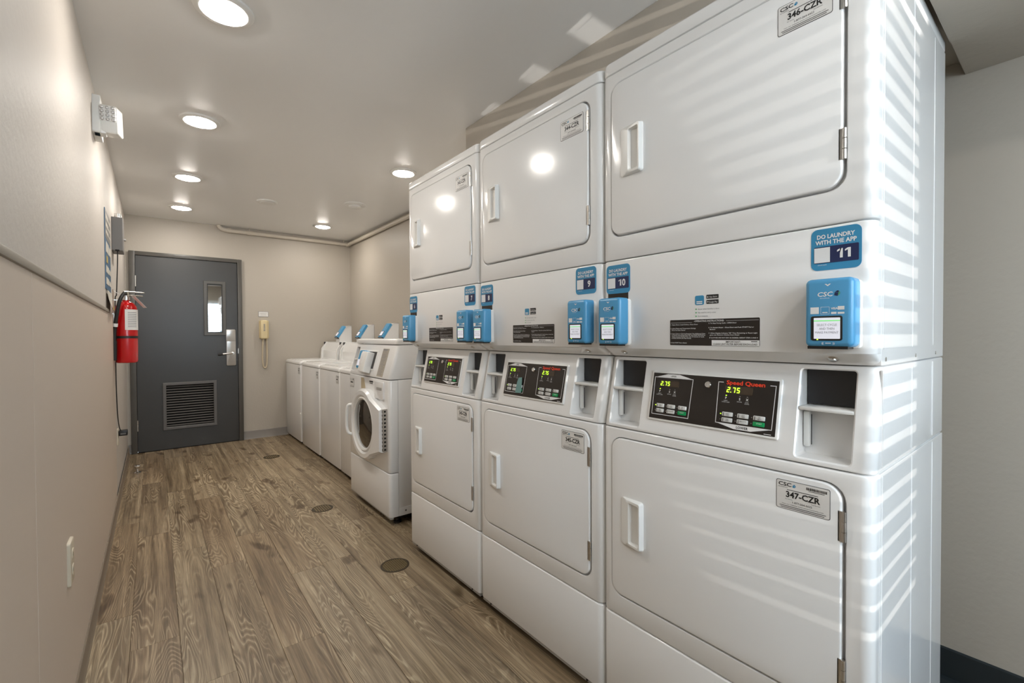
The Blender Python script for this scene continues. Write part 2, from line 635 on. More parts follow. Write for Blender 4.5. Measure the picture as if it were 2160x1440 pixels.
tag(bl, 'white horizontal slat blind hanging in the rear window', 'blind')
bwid = WX1 - WX0 - 0.008
obj('head_rail', box(-bwid / 2, bwid / 2, -0.025, 0.025, WZ1 - WZ0 - 0.04, WZ1 - WZ0, 0.003, 1), SLATM, bl)
zs, k = 0.04, 0
while zs < WZ1 - WZ0 - 0.06:
    tilt = 30 if zs + WZ0 > 1.25 else (30 + (1.25 - zs - WZ0) * 45)
    cached(('slat',), lambda: box(-bwid / 2, bwid / 2, -0.025, 0.025, -0.0012, 0.0012), 'slat', SLATM, bl, (0, 0, zs), (math.radians(-tilt), 0, 0))
    zs += 0.053
for sx in (-0.14, 0.14):
    obj('ladder_cord', cyl((sx, 0.02, 0.02), (sx, 0.02, WZ1 - WZ0 - 0.03), 0.0012, n=6), SLATM, bl)

dr2 = empty('fill_door', ((EX0 + EX1) / 2, YB, 0))  # added door, unseen; its glowing pane brightens the near end
struct(dr2, 'added door behind the viewer with a glowing pane as fill light', 'door')
obj('door_leaf', wall_y(XL, EX1 + 0.06, 0.0, 2.25, (EX0, EX1, EZ0, EZ1), YB - 0.06, YB - 0.01), FRAMEM, dr2, (-(EX0 + EX1) / 2, -YB, 0))
obj('pane', box(EX0, EX1, YB - 0.038, YB - 0.032, EZ0, EZ1), FILL_PANE, dr2, (-(EX0 + EX1) / 2, -YB, 0))

# wainscot, chair rail, baseboards
for i, (ya, yb) in enumerate(((YB + 0.001, 1.4535), (1.4565, 4.15))):
    o = obj('wainscot_panel', box(XL, XL + 0.006, ya, yb, 0.0, 1.328, 0.0012, 1), WAINSCOT, wl)
tr1 = obj('trim_1', box(XL, XL + 0.012, YB, 3.63, 1.322, 1.342, 0.004, 2), RAIL)
struct(tr1, 'thin grey rail capping the taupe wainscot', 'trim')


def base_profile(length, h, m, name, loc, rz, label, t=0.006, toe=0.012):
    bm = bmesh.new()
    prof = [(0, 0), (toe, 0), (toe * 0.8, 0.006), (t, 0.014), (t, h - 0.003), (t * 0.5, h), (0, h)]
    loops_loft(bm, [[(x, 0, z) for x, z in prof], [(x, length, z) for x, z in prof]])
    o = obj(name, bm, m, None, loc, (0, 0, rz))
    struct(o, label, 'baseboard')


base_profile(YF - YB, 0.072, BASET, 'baseboard_left', (XL + 0.006, YB, 0), 0, 'taupe cove base along the wainscot wall')
base_profile(0.45, 0.093, BASEG, 'baseboard_far', (0.792, YF, 0), -math.pi / 2, 'short grey cove base between the door and the washers')
base_profile(0.024, 0.093, BASEG, 'baseboard_corner', (XL + 0.006, YF, 0), -math.pi / 2, 'sliver of grey cove base in the corner beside the door hinge')
bmr = bmesh.new()
loops_loft(bmr, [[(-x, 0, z) for x, z in [(0, 0), (.03, 0), (.03, .04), (.022, .058), (.008, .062), (.007, .15), (0, .154)]], [(-x, YF - YB, z) for x, z in [(0, 0), (.03, 0), (.03, .04), (.022, .058), (.008, .062), (.007, .15), (0, .154)]]])
struct(obj('baseboard_right', bmr, BASED, None, (XR, YB, 0)), 'dark base along the wall behind the dryers', 'baseboard')

# ------------------------------------------------------------------ far door
dr = empty('door_1', ((DXL + DXR) / 2, YF, 0))
struct(dr, 'charcoal metal door with a slim vision pane and a louver', 'door')
ox, oy = -(DXL + DXR) / 2, -YF


def dpart(name, bm, m, parent=None):
    o = obj(name, bm, m, dr if parent is None else parent)
    if parent is None:
        o.location = (ox, oy, 0)
    return o


SXL, SXR, SZT = -0.137, 0.743, 1.998
bm = bmesh.new()
for a in ((DXL, SXL - 0.003, 0, DZT), (SXR + 0.003, DXR, 0, DZT), (SXL - 0.003, SXR + 0.003, SZT + 0.003, DZT)):
    add_box(bm, a[0], a[1], YF - 0.035, YF + 0.11, a[2], a[3], 0.003, 2)
dpart('door_frame', bm, FRAMEM)
LX0, LX1, LZ0, LZ1 = 0.092, 0.512, 0.232, 0.672
VX0, VX1, VZ0, VZ1 = 0.462, 0.598, 1.225, 1.742
bm = bmesh.new()
outer = [(SXL, YF - 0.018, 0.008), (SXR, YF - 0.018, 0.008), (SXR, YF - 0.018, SZT), (SXL, YF - 0.018, SZT)]
h1 = [(LX0, YF - 0.018, LZ0), (LX1, YF - 0.018, LZ0), (LX1, YF - 0.018, LZ1), (LX0, YF - 0.018, LZ1)]
h2 = [(VX0, YF - 0.018, VZ0), (VX1, YF - 0.018, VZ0), (VX1, YF - 0.018, VZ1), (VX0, YF - 0.018, VZ1)]
fill_loops(bm, [outer, h1, h2])
for lp in (outer, h1, h2):
    loops_loft(bm, [lp, [(x, y + 0.04, z) for x, y, z in lp]], False, False)
dpart('door_leaf', bm, DOORM)
dpart('gap_light_block', box(DXL + 0.012, DXR - 0.012, YF + 0.06, YF + 0.11, 0.0, DZT - 0.012), DARK)  # added block, keeps outside light from showing through the gaps round the leaf
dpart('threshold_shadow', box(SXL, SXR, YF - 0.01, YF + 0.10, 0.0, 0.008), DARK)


def frame_y(x0, x1, z0, z1, w, y0, y1, bev=0.004):
    bm = bmesh.new()
    P = lambda pts, y: [(a, y, b) for a, b in pts]
    o0, o1 = rr(x0, x1, z0, z1, 0), rr(x0 + bev, x1 - bev, z0 + bev, z1 - bev, 0)
    i0, i1 = rr(x0 + w, x1 - w, z0 + w, z1 - w, 0), rr(x0 + w - bev, x1 - w + bev, z0 + w - bev, z1 - w + bev, 0)
    loops_loft(bm, [P(o0, y1), P(o0, y0 + bev), P(o1, y0), P(i1, y0), P(i0, y0 + bev), P(i0, y1)], False, False)
    return bm


vp = dpart('vision_frame', frame_y(0.428, 0.634, 1.188, 1.782, 0.034, YF - 0.032, YF - 0.016), FRAMEM)
obj('pane_gasket', frame_y(0.458, 0.604, 1.218, 1.750, 0.010, YF - 0.024, YF - 0.010, 0.001), BLACK, vp)
obj('pane', box(0.464, 0.598, YF - 0.014, YF - 0.008, 1.224, 1.744), MIRRORG, vp)
lv = dpart('louver', frame_y(0.066, 0.538, 0.206, 0.698, 0.030, YF - 0.034, YF - 0.016), LOUVM)
obj('louver_back', box(0.09, 0.514, YF + 0.012, YF + 0.018, 0.23, 0.674), DARK, lv)
for i in range(16):
    z = 0.250 + i * (0.652 - 0.250) / 15
    cached(('lslat',), lambda: box(0.094, 0.510, -0.008, 0.008, -0.0018, 0.0018), 'slat', LOUVM, lv, (0, YF - 0.014, z), (math.radians(38), 0, 0))
for z in (1.74, 1.10, 0.28):
    bm = bmesh.new()
    for q in range(3):
        add_cyl(bm, (SXL - 0.001, YF - 0.024, z - 0.055 + q * 0.037), (SXL - 0.001, YF - 0.024, z - 0.055 + q * 0.037 + 0.035), 0.008, n=12)
    if z != 1.10:
        dpart('hinge', bm, STEEL)
    else:
        bm.free()
pl = dpart('lock_plate', slab(0.632, 0.722, 0.853, 1.255, 0.012, YF - 0.030, YF - 0.018, 0.003, '-y'), STEEL)
obj('lock_cover', slab(0.630, 0.720, 1.125, 1.253, 0.010, YF - 0.036, YF - 0.026, 0.003, '-y'), STEEL, pl)
lvb = bmesh.new()
add_cyl(lvb, (0.690, YF - 0.03, 0.992), (0.690, YF - 0.075, 0.992), 0.013, n=16)
add_tube(lvb, spline([(0.690, YF - 0.070, 0.992), (0.665, YF - 0.078, 0.992), (0.625, YF - 0.078, 0.988), (0.592, YF - 0.076, 0.984)]), 0.010, 12)
lev = dpart('lever', lvb, STEEL)
obj('lever_grip', cyl((0.594, YF - 0.076, 0.984), (0.550, YF - 0.074, 0.980), 0.0125, 0.0115), RUBBER, lev)
dpart('strike', box(0.741, 0.750, YF - 0.0365, YF - 0.02, 0.985, 1.045, 0.001, 1), STEEL)

# ------------------------------------------------------------------ stacked dryers
DW, DD = 0.683, 0.66
RC = 0.022


def ring_u(z, inset, xo, w=DW, d=DD, r=RC, n=6):
    """U-shaped horizontal outline: back near -> front near corner -> front far corner -> back far"""
    pts = [(d, inset, z)]
    xf = xo + inset
    for i in range(n + 1):
        t = math.pi / 2 * i / n
        pts.append((xf + r - r * math.sin(t), inset + r - r * math.cos(t), z))
    for i in range(n + 1):
        t = math.pi / 2 * i / n
        pts.append((xf + r - r * math.cos(t), w - inset - r + r * math.sin(t), z))
    pts.append((d, w - inset, z))
    return pts


def section(z0, z1, xb=0.0, xt=0.0, b=0.004, holes=(), depth=0.016, backs=True, w=DW, d=DD, r=RC, btop=None, n=6, chamfer=0.002):
    """machine casing between two heights, rounded front corners, optional openings in the front"""
    bm = bmesh.new()
    btop = b if btop is None else btop
    xo = lambda z: xb + (xt - xb) * (z - z0) / (z1 - z0)
    spec = [(z0, b), (z0 + 0.3 * b, 0.3 * b), (z0 + b, 0.0), (z1 - btop, 0.0), (z1 - 0.7 * btop, 0.1 * btop), (z1 - 0.3 * btop, 0.35 * btop), (z1, btop)]
    rings = [ring_u(z, i, xo(z), w, d, r, n) for z, i in spec]
    vr = [[bm.verts.new(p) for p in rg] for rg in rings]
    m = len(vr[0])
    fl_i = n + 1       # segment index of the flat front
    for k in range(len(vr) - 1):
        for i in range(m):
            j = (i + 1) % m
            if k == 2 and i == fl_i and holes:
                continue
            bm.faces.new((vr[k][i], vr[k][j], vr[k + 1][j], vr[k + 1][i]))
    bm.faces.new(vr[0]); bm.faces.new(vr[-1])
    if holes:
        za, zb_ = spec[2][0], spec[3][0]
        y0, y1 = r, w - r
        F = lambda y, z, dd=0.0: (xo(z) + dd, y, z)
        loops = [[F(y0, za), F(y1, za), F(y1, zb_), F(y0, zb_)]]
        for (a0, a1, c0, c1, hr) in holes:
            loops.append([F(y, z) for y, z in rr(a0 - chamfer, a1 + chamfer, c0 - chamfer, c1 + chamfer, hr + chamfer)])
        fill_loops(bm, loops)
        for (a0, a1, c0, c1, hr) in holes:
            lp = rr(a0, a1, c0, c1, hr)
            big = rr(a0 - chamfer, a1 + chamfer, c0 - chamfer, c1 + chamfer, hr + chamfer)
            loops_loft(bm, [[F(y, z) for y, z in big], [F(y, z, chamfer) for y, z in lp], [F(y, z, depth) for y, z in lp]], False, backs)
    return bm


Z_BASE0, Z_BASE1, Z_LOW1, Z_CTL1, Z_BEV, Z_INS1, Z_UP1, Z_TOP = 0.047, 0.322, 0.895, 1.110, 1.136, 1.402, 1.966, 2.008
LOWD = (0.046, 0.648, 0.385, 0.868)
UPD = (0.048, 0.648, 1.470, 1.932)
CX_T = 0.045                                  # how far the top of the control section leans in
THETA = math.atan2(CX_T, Z_CTL1 - Z_LOW1)


def handle_bm():
    """pull handle, origin at its centre; the finger scoop opens on the near (hinge) side"""
    bm = bmesh.new()
    hy, hz = 0.038, 0.071
    base = rr(-hy, hy, -hz, hz, 0.008)
    top = rr(-hy + 0.004, hy - 0.016, -hz + 0.004, hz - 0.004, 0.006)
    hole = rr(-hy + 0.008, hy - 0.028, -hz + 0.011, hz - 0.011, 0.005)

    def lift(y):
        return -0.004 - 0.013 * max(0.0, min(1.0, (hy - y) / (2 * hy)))
    vr = loops_loft(bm, [[(0.0, y, z) for y, z in base], [(-0.003, y, z) for y, z in base], [(lift(y), y, z) for y, z in top]], False, False)
    fill_pts_t = [(lift(y), y, z) for y, z in top]
    fill_pts_h = [(lift(y), y, z) for y, z in hole]
    fill_loops(bm, [fill_pts_t, fill_pts_h])
    small = rr(-hy + 0.012, hy - 0.034, -hz + 0.015, hz - 0.015, 0.004)
    loops_loft(bm, [fill_pts_h, [(-0.001, y, z) for y, z in small]], False, True)
    return bm


def hinge_bm():
    bm = bmesh.new()
    for q in range(3):
        add_cyl(bm, (0.002, 0, -0.031 + q * 0.0212), (0.002, 0, -0.031 + q * 0.0212 + 0.0195), 0.0040, n=10)
    add_box(bm, 0.001, 0.003, -0.003, 0.010, -0.031, 0.031)
    return bm


def csc_mark(bm_a, bm_b, a, b, h, c, face='-x'):
    """small two-tone pinwheel beside the CSC lettering"""
    P = ORI[face]
    add_quad(bm_a, [P(a, b + h * .15, c), P(a + h * .55, b + h * .0, c), P(a + h * .65, b + h * .55, c), P(a + h * .1, b + h * .75, c)])
    add_quad(bm_a, [P(a + h * .15, b + h * .8, c), P(a + h * .65, b + h * .62, c), P(a + h * .75, b + h * 1.0, c), P(a + h * .5, b + h * 1.05, c)])
    add_quad(bm_b, [P(a + h * .62, b + h * .02, c), P(a + h * .95, b + h * .45, c), P(a + h * .85, b + h * .95, c), P(a + h * .70, b + h * .55, c)])


def machine_label(parent, yc, zc, code, x, w=0.104, h=0.064):
    """service label; yc/zc centre; reading right is -y"""
    lab = cached(('mlabel', w, h), lambda: slab(-w / 2, w / 2, -h / 2, h / 2, 0.004, -0.0006, 0.0, 0, '-x', 3), 'service_label', BLACK_INK, parent, (x, yc, zc))
    cached(('mlabel_face', w, h), lambda: slab(-w / 2 + .001, w / 2 - .001, -h / 2 + .001, h / 2 - .001, 0.0035, -0.0009, -0.0005, 0, '-x', 3), 'label_face', LABEL, lab)

    def ink():
        bm = bmesh.new()
        c = -0.0013
        add_text(bm, 'CSC', 0.0078, -w / 2 + 0.005, h / 2 - 0.0125, c, bold=0.02, align='L', width=0.026)
        add_text(bm, 'ServiceWorks', 0.0022, -w / 2 + 0.005, h / 2 - 0.0165, c, align='L')
        flat(-0.030, 0.030, h / 2 - 0.0205, h / 2 - 0.0193, c, bm)
        if code:
            add_text(bm, code, 0.0125, 0.001, -0.004, c, bold=0.028, width=0.066)
        else:
            flat(-w * 0.30, w * 0.30, -0.003, 0.006, c, bm)
        add_text(bm, 'For Service', 0.0022, -0.026, -0.0095, c)
        add_text(bm, 'Para Servicio', 0.0022, 0.026, -0.0095, c)
        add_text(bm, '1-877-264-6622', 0.0042, 0, -0.0160, c)
        add_text(bm, 'Visit our website www.cscserviceworks.com', 0.0024, 0, -0.0210, c, width=0.080)
        flat(-w * 0.43, w * 0.43, -0.0250, -0.0238, c, bm)
        flat(-w * 0.41, w * 0.40, -0.0285, -0.0273, c, bm)
        random.seed(code or 'blank')
        xx = 0.008
        while xx < 0.046:
            bw = random.choice((0.0006, 0.0010, 0.0015))
            flat(xx, xx + bw, h / 2 - 0.011, h / 2 - 0.0055, c, bm)
            xx += bw + random.choice((0.0006, 0.0009))
        flat(0.012, 0.042, h / 2 - 0.0135, h / 2 - 0.0125, c, bm)
        return bm
    cached(('mink', code, w), ink, 'lettering', BLACK_INK, lab)
    cached(('mlogo', w), lambda: _two(lambda b1, b2: csc_mark(b1, b2, -w / 2 + 0.033, h / 2 - 0.0135, 0.007, -0.0013)), 'logo_mark', STBLUE, lab)
    return lab


def _two(fn):
    bm = bmesh.new()
    fn(bm, bm)
    return bm


def app_sticker(parent, yc, zc, num, x=-0.0002):
    w, h = 0.088, 0.086
    st = cached(('app',), lambda: slab(-w / 2, w / 2, -h / 2, h / 2, 0.012, -0.0008, 0.0, 0, '-x', 5), 'app_sticker', STBLUE, parent, (x, yc, zc))
    cached(('app_navy',), lambda: slab(-w / 2 + .0045, w / 2 - .0055, -0.0285, 0.006, 0.002, -0.0012, -0.0006, 0, '-x', 3), 'number_panel', NAVY, st)

    def ink():
        bm = bmesh.new()
        c = -0.0016
        add_text(bm, 'DO LAUNDRY', 0.0082, 0, 0.0225, c, bold=0.03, width=0.066)
        add_text(bm, 'WITH THE APP', 0.0082, 0, 0.0105, c, bold=0.03, width=0.072)
        flat(-0.0380, -0.0095, -0.0270, 0.0040, c, bm)            # blank square where the code was
        aa = 0.0150 - 0.0135 * (len(num) - 1) / 2
        for ch in num:
            if ch == '1':
                P1 = ORI['-x']
                for pts in ([(0.0005, 0), (0.0055, 0), (0.0055, 0.019), (0.0005, 0.019)], [(-0.0045, 0.0125), (0.0005, 0.0150), (0.0005, 0.0190), (-0.0045, 0.0160)]):
                    add_quad(bm, [P1(aa - 0.001 + p, -0.0205 + q, c) for p, q in pts])
            else:
                add_text(bm, ch, 0.0190, aa, -0.0205, c, bold=0.03, width=0.0125)
            aa += 0.0135
        add_text(bm, 'cscsw.com', 0.0026, -0.0235, -0.0330, c)
        return bm
    cached(('appink', num), ink, 'lettering', WHITE_INK, st)
    return st


def card_reader(parent, y0, zb, x=0.0):
    """payment reader; y0 near edge, 0.083 wide, 0.137 high, 0.05 deep"""
    w, h, d = 0.083, 0.137, 0.050
    loc = (x, y0 + w / 2, zb)
    rd = cached(('rd_body',), lambda: slab(-w / 2, w / 2, 0, h, 0.010, -d, -0.010, 0.009, '-x', 5, seg=3), 'card_reader', BLUE, parent, loc)
    cached(('rd_base',), lambda: slab(-w / 2 - .002, w / 2 - .002, -0.003, h - 0.003, 0.008, -0.012, 0.0, 0.002, '-x', 4), 'reader_mount', PLASTIC, rd)
    cached(('rd_foot',), lambda: box(-d + 0.004, -0.012, -w / 2 + 0.010, w / 2 - 0.004, -0.004, 0.002), 'reader_foot', BLACK, rd)
    cached(('rd_bezel',), lambda: slab(-0.024, 0.030, 0.013, 0.062, 0.004, -d - 0.0014, -d + 0.002, 0.0006, '-x', 4), 'screen_bezel', BLACK, rd)
    cached(('rd_screen',), lambda: slab(-0.0205, 0.0245, 0.0165, 0.0585, 0.001, -d - 0.0018, -d - 0.001, 0, '-x', 2), 'screen', SCREEN, rd)

    def green():
        bm = bmesh.new()
        flat(-0.0245, 0.0205, 0.0515, 0.0535, -d - 0.0021, bm)
        return bm
    cached(('rd_green',), green, 'screen_bar', SCREENGREEN, rd)

    def stext():
        bm = bmesh.new()
        c = -d - 0.0021
        for i, t in enumerate(('SELECT CYCLE', 'AND THEN', 'MAKE PAYMENT')):
            add_text(bm, t, 0.0044, -0.002, 0.0420 - i * 0.0075, c, width=(0.034, 0.026, 0.040)[i])
        return bm
    cached(('rd_stext',), stext, 'screen_text', GREY_INK, rd)

    def ink():
        bm = bmesh.new()
        c = -d - 0.0004
        add_text(bm, 'CSC', 0.0085, -0.0060, 0.1010, c, bold=0.02, width=0.026, shear=0.1)
        add_text(bm, 'ServiceWorks', 0.0020, -0.0060, 0.0965, c)
        flat(-0.0310, -0.0160, 0.0665, 0.0800, c, bm)               # blank square where the code was
        add_text(bm, 'VISA', 0.0040, 0.0105, 0.0745, c, bold=0.03)
        flat(0.0160, 0.0270, 0.0735, 0.0805, c, bm)
        flat(0.0160, 0.0270, 0.0655, 0.0690, c, bm)
        flat(0.0050, 0.0140, 0.0655, 0.0695, c, bm)
        for u0, u1, v0, v1 in ((-0.0130, 0.0020, 0.0795, 0.0800), (-0.0130, 0.0020, 0.0655, 0.0660), (-0.0130, -0.0125, 0.0655, 0.0800), (0.0015, 0.0020, 0.0655, 0.0800)):
            flat(u0, u1, v0, v1, c, bm)
        flat(-0.0100, -0.0010, 0.0680, 0.0697, c, bm)
        add_text(bm, 'v', 0.0060, -0.0010, 0.1215, c, bold=0.02, width=0.011)
        add_text(bm, '((  ===  ))', 0.0036, 0.0000, 0.0060, c, bold=0.02, width=0.022)
        return bm
    cached(('rd_ink',), ink, 'lettering', WHITE_INK, rd)

    def mark():
        bm = bmesh.new()
        csc_mark(bm, bm, 0.0100, 0.1005, 0.0105, -d - 0.0005)
        return bm
    cached(('rd_mark',), mark, 'logo_mark', NAVY, rd)

    def mark2():
        bm = bmesh.new()
        csc_mark(bmesh.new(), bm, 0.0100, 0.1005, 0.0105, -d - 0.0008)
        return bm
    cached(('rd_mark2',), mark2, 'logo_leaf', GREEN_INK, rd)
    cached(('rd_led',), lambda: slab(0.0165, 0.0195, 0.0142, 0.0162, 0.001, -d - 0.0022, -d, 0, '-x', 3), 'led', LED, rd)
    return rd


def control_panel(parent, x, z, y0, refl_patch=False):
    """black control fascia in a frame tilted with the housing. local: y along width, z up the slope"""
    w, h = 0.346, 0.140
    pn = cached(('cp_frame',), lambda: slab(0, w, 0, h, 0.005, -0.005, 0.002, 0.003, '-x', 4), 'control_panel', PLASTIC, parent, (x, y0, z), (0, THETA, 0))
    cached(('cp_black',), lambda: slab(0.006, w - 0.006, 0.006, h - 0.006, 0.001, -0.0056, -0.004, 0, '-x', 2), 'panel_face', BROWNBLACK, pn)
    C = -0.0064
    # reading-right coordinate a runs from 0 (left, far) to w; y = w - a  -> text helper uses -a, so shift origin by w
    shift = (0, w, 0)
    blocks = ((0.010, 0.112, True), (0.204, 0.332, False))
    lx0, lx1, rx0, rx1 = 0.012, 0.128, 0.198, 0.334

    def outline(side):
        bm = bmesh.new()
        t = 0.0016

        def poly(pts):
            for i in range(len(pts) - 1):
                p, q = Vector(pts[i]), Vector(pts[i + 1])
                d = (q - p).normalized(); nrm = Vector((-d.y, d.x)) * t / 2
                p2, q2 = p - d * t / 2, q + d * t / 2
                add_quad(bm, [ORI['-x'](*(p2 + nrm), C), ORI['-x'](*(p2 - nrm), C), ORI['-x'](*(q2 - nrm), C), ORI['-x'](*(q2 + nrm), C)])
        zt, zb_ = 0.122, 0.018
        if side == 0:
            poly([(lx0, zt), (lx0 + 0.002, zb_), (lx1 - 0.003, zb_), (lx1, zt), (lx0, zt)])
        else:
            poly([(rx0 + 0.012, zt), (rx0, zt), (rx0 + 0.002, 0.020), (rx1 - 0.002, 0.020), (rx1, zt), (rx1 - 0.012, zt)])
        return bm
    for sd in (0, 1):
        cached(('cp_outline', sd), lambda: outline(sd), 'outline', WHITE_INK, pn, shift)

    def tabs(side):
        bm = bmesh.new()
        for pts in ([(lx0 + 0.006, 0.123), (lx1 - 0.004, 0.123), ((lx0 + lx1) / 2 + 0.018, 0.132), ((lx0 + lx1) / 2 - 0.018, 0.132)],
                    [(rx0 + 0.006, 0.0195), (rx1 - 0.006, 0.0195), ((rx0 + rx1) / 2 + 0.020, 0.0095), ((rx0 + rx1) / 2 - 0.020, 0.0095)])[side:side + 1]:
            add_quad(bm, [ORI['-x'](a, b, C - 0.0001) for a, b in pts])
        return bm
    for sd in (0, 1):
        cached(('cp_tabs', sd), lambda: tabs(sd), 'tab', WHITE_INK, pn, shift)

    def tabtext():
        bm = bmesh.new()
        add_text(bm, 'UPPER', 0.0042, (lx0 + lx1) / 2, 0.1245, C - 0.0004, bold=0.01)
        add_text(bm, 'LOWER', 0.0056, (rx0 + rx1) / 2, 0.0120, C - 0.0004, bold=0.02)
        for bx in (lx0, rx0):
            s = 1.0 if bx == lx0 else 1.12
            for ci in range(3):
                for ri in range(2):
                    if (ci, ri) == (2, 1):
                        continue
                    add_text(bm, (('HIGH', 'LOW', 'NO'), ('MED', 'DELICATE', ''))[ri][ci], 0.0024, bx + 0.0285 * s + ci * 0.0335 * s, 0.0425 - ri * 0.0140 + 0.001, C - 0.0032)
                    if (ci, ri) != (1, 1):
                        add_text(bm, (('TEMP', 'TEMP', 'HEAT'), ('TEMP', '', ''))[ri][ci], 0.0024, bx + 0.0285 * s + ci * 0.0335 * s, 0.0395 - ri * 0.0140 + 0.0003, C - 0.0032)
                    flat(bx + 0.0185 * s + ci * 0.0335 * s, bx + 0.0197 * s + ci * 0.0335 * s, 0.0385 - ri * 0.0140, 0.0470 - ri * 0.0140, C - 0.0032, bm)
        return bm
    cached(('cp_tabtext',), tabtext, 'black_lettering', BLACK_INK, pn, shift)['kind'] = 'stuff'

    def wtext():
        bm = bmesh.new()
        for bx, s in ((lx0, 1.0), (rx0, 1.12)):
            for a, l1, l2 in ((0.020, 'INSERT', 'COINS, CARD'), (0.050, 'DRYING', ''), (0.066, 'COOL', 'DOWN')):
                add_text(bm, 'P' if a == 0.020 else ('S' if a == 0.05 else 'X'), 0.0055, bx + a * s, 0.0805, C, bold=0.02)
                add_text(bm, l1, 0.0022, bx + a * s, 0.0755, C)
                if l2:
                    add_text(bm, l2, 0.0022, bx + a * s, 0.0720, C)
        add_text(bm, 'START', 0.0028, lx0 + 0.0955, 0.0290, C - 0.0032)
        add_text(bm, 'START', 0.0030, rx0 + 0.1070, 0.0290, C - 0.0032)
        flat(w - 0.030, w - 0.014, 0.0085, 0.0100, C, bm)
        return bm
    cached(('cp_wtext',), wtext, 'white_lettering', WHITE_INK, pn, shift)['kind'] = 'stuff'

    def brand():
        bm = bmesh.new()
        add_text(bm, 'Speed Queen', 0.0098, (rx0 + rx1) / 2 - 0.002, 0.1175, C, bold=0.03, width=0.092)
        return bm
    cached(('cp_brand',), brand, 'brand_lettering', RED_INK, pn, shift)
    for bx, s, zz in ((lx0, 1.0, 0.097), (rx0, 1.12, 0.095)):
        cached(('cp_disp', s), lambda: slab(-0.030 * s, 0.030 * s, 0, 0.0165 * s, 0.0008, C, -0.004, 0, '-x', 2), 'display', DISPLAY, pn, (0, w - bx - 0.046 * s, zz))

        def digits():
            bm = bmesh.new()
            hh = 0.0120 * s
            ww = 0.0070 * s
            a = -0.0265 * s
            for i, ch in enumerate('275'):
                add_digit(bm, ch, a, 0.0022 * s, ww, hh, 0.0020 * s, C - 0.0003)
                a += ww + (0.0050 * s if i == 0 else 0.0028 * s)
            flat(-0.0178 * s, -0.0158 * s, 0.0022 * s, 0.0042 * s, C - 0.0003, bm)
            return bm
        cached(('cp_dig', s), digits, 'digits', LED, pn, (0, w - bx - 0.046 * s, zz))
        for ci in range(3):
            for ri in range(2):
                g = (ci, ri) == (2, 1)
                if refl_patch and bx == lx0 and ci == 2:
                    pass
                yb_ = w - (bx + 0.0270 * s + ci * 0.0335 * s)
                cached(('cp_btn', s, g), lambda: slab(-0.0115 * s, 0.0115 * s, 0, 0.0105, 0.0020, C - 0.0026, -0.004, 0.0008, '-x', 3), 'button', BUTTON_G if g else BUTTON, pn, (0, yb_, 0.0380 - ri * 0.0140))
                lit = (ci, ri) == (0, 0)
                cached(('cp_led', lit), lambda: slab(-0.0014, 0.0014, 0, 0.0024, 0.0010, C - 0.0004, -0.004, 0, '-x', 3), 'indicator', LED if lit else LEDOFF, pn, (0, yb_ + 0.0155 * s, 0.0420 - ri * 0.0140))
        cached(('cp_led', True), lambda: slab(-0.0014, 0.0014, 0, 0.0024, 0.0010, C - 0.0004, -0.004, 0, '-x', 3), 'indicator', LED, pn, (0, w - bx - 0.020 * s, 0.0885))
        for a in (0.050, 0.066):
            cached(('cp_led', False), lambda: bmesh.new(), 'indicator', LEDOFF, pn, (0, w - bx - a * s, 0.0885))

    def lock():
        bm = bmesh.new()
        lathe(bm, [(0.0085, 0.0), (0.0085, -0.006), (0.0070, -0.008), (0.0045, -0.008), (0.0045, -0.0065), (0.0, -0.0065)], (-0.005, 0, 0), 'x', 20)
        return bm
    cached(('cp_lock',), lock, 'key_lock', CHROME, pn, (0, w - 0.172, 0.112))
    if refl_patch:  # teal patch painted in for a reflection on the keys
        fb = bmesh.new()
        loops_loft(fb, [[(C - 0.0034, y, z) for y, z in ((0, 0), (0.036, -0.002), (0.033, 0.040), (0.028, 0.058), (0.008, 0.060), (0.004, 0.040))],
                        [(C - 0.0040, y, z) for y, z in ((0, 0), (0.036, -0.002), (0.033, 0.040), (0.028, 0.058), (0.008, 0.060), (0.004, 0.040))]])
        f = obj('key_reflection', fb, REFL_TEAL, pn, (0, w - lx1 + 0.008, 0.018))
        f['label'] = 'teal patch painted as a reflection over the keys'
    return pn


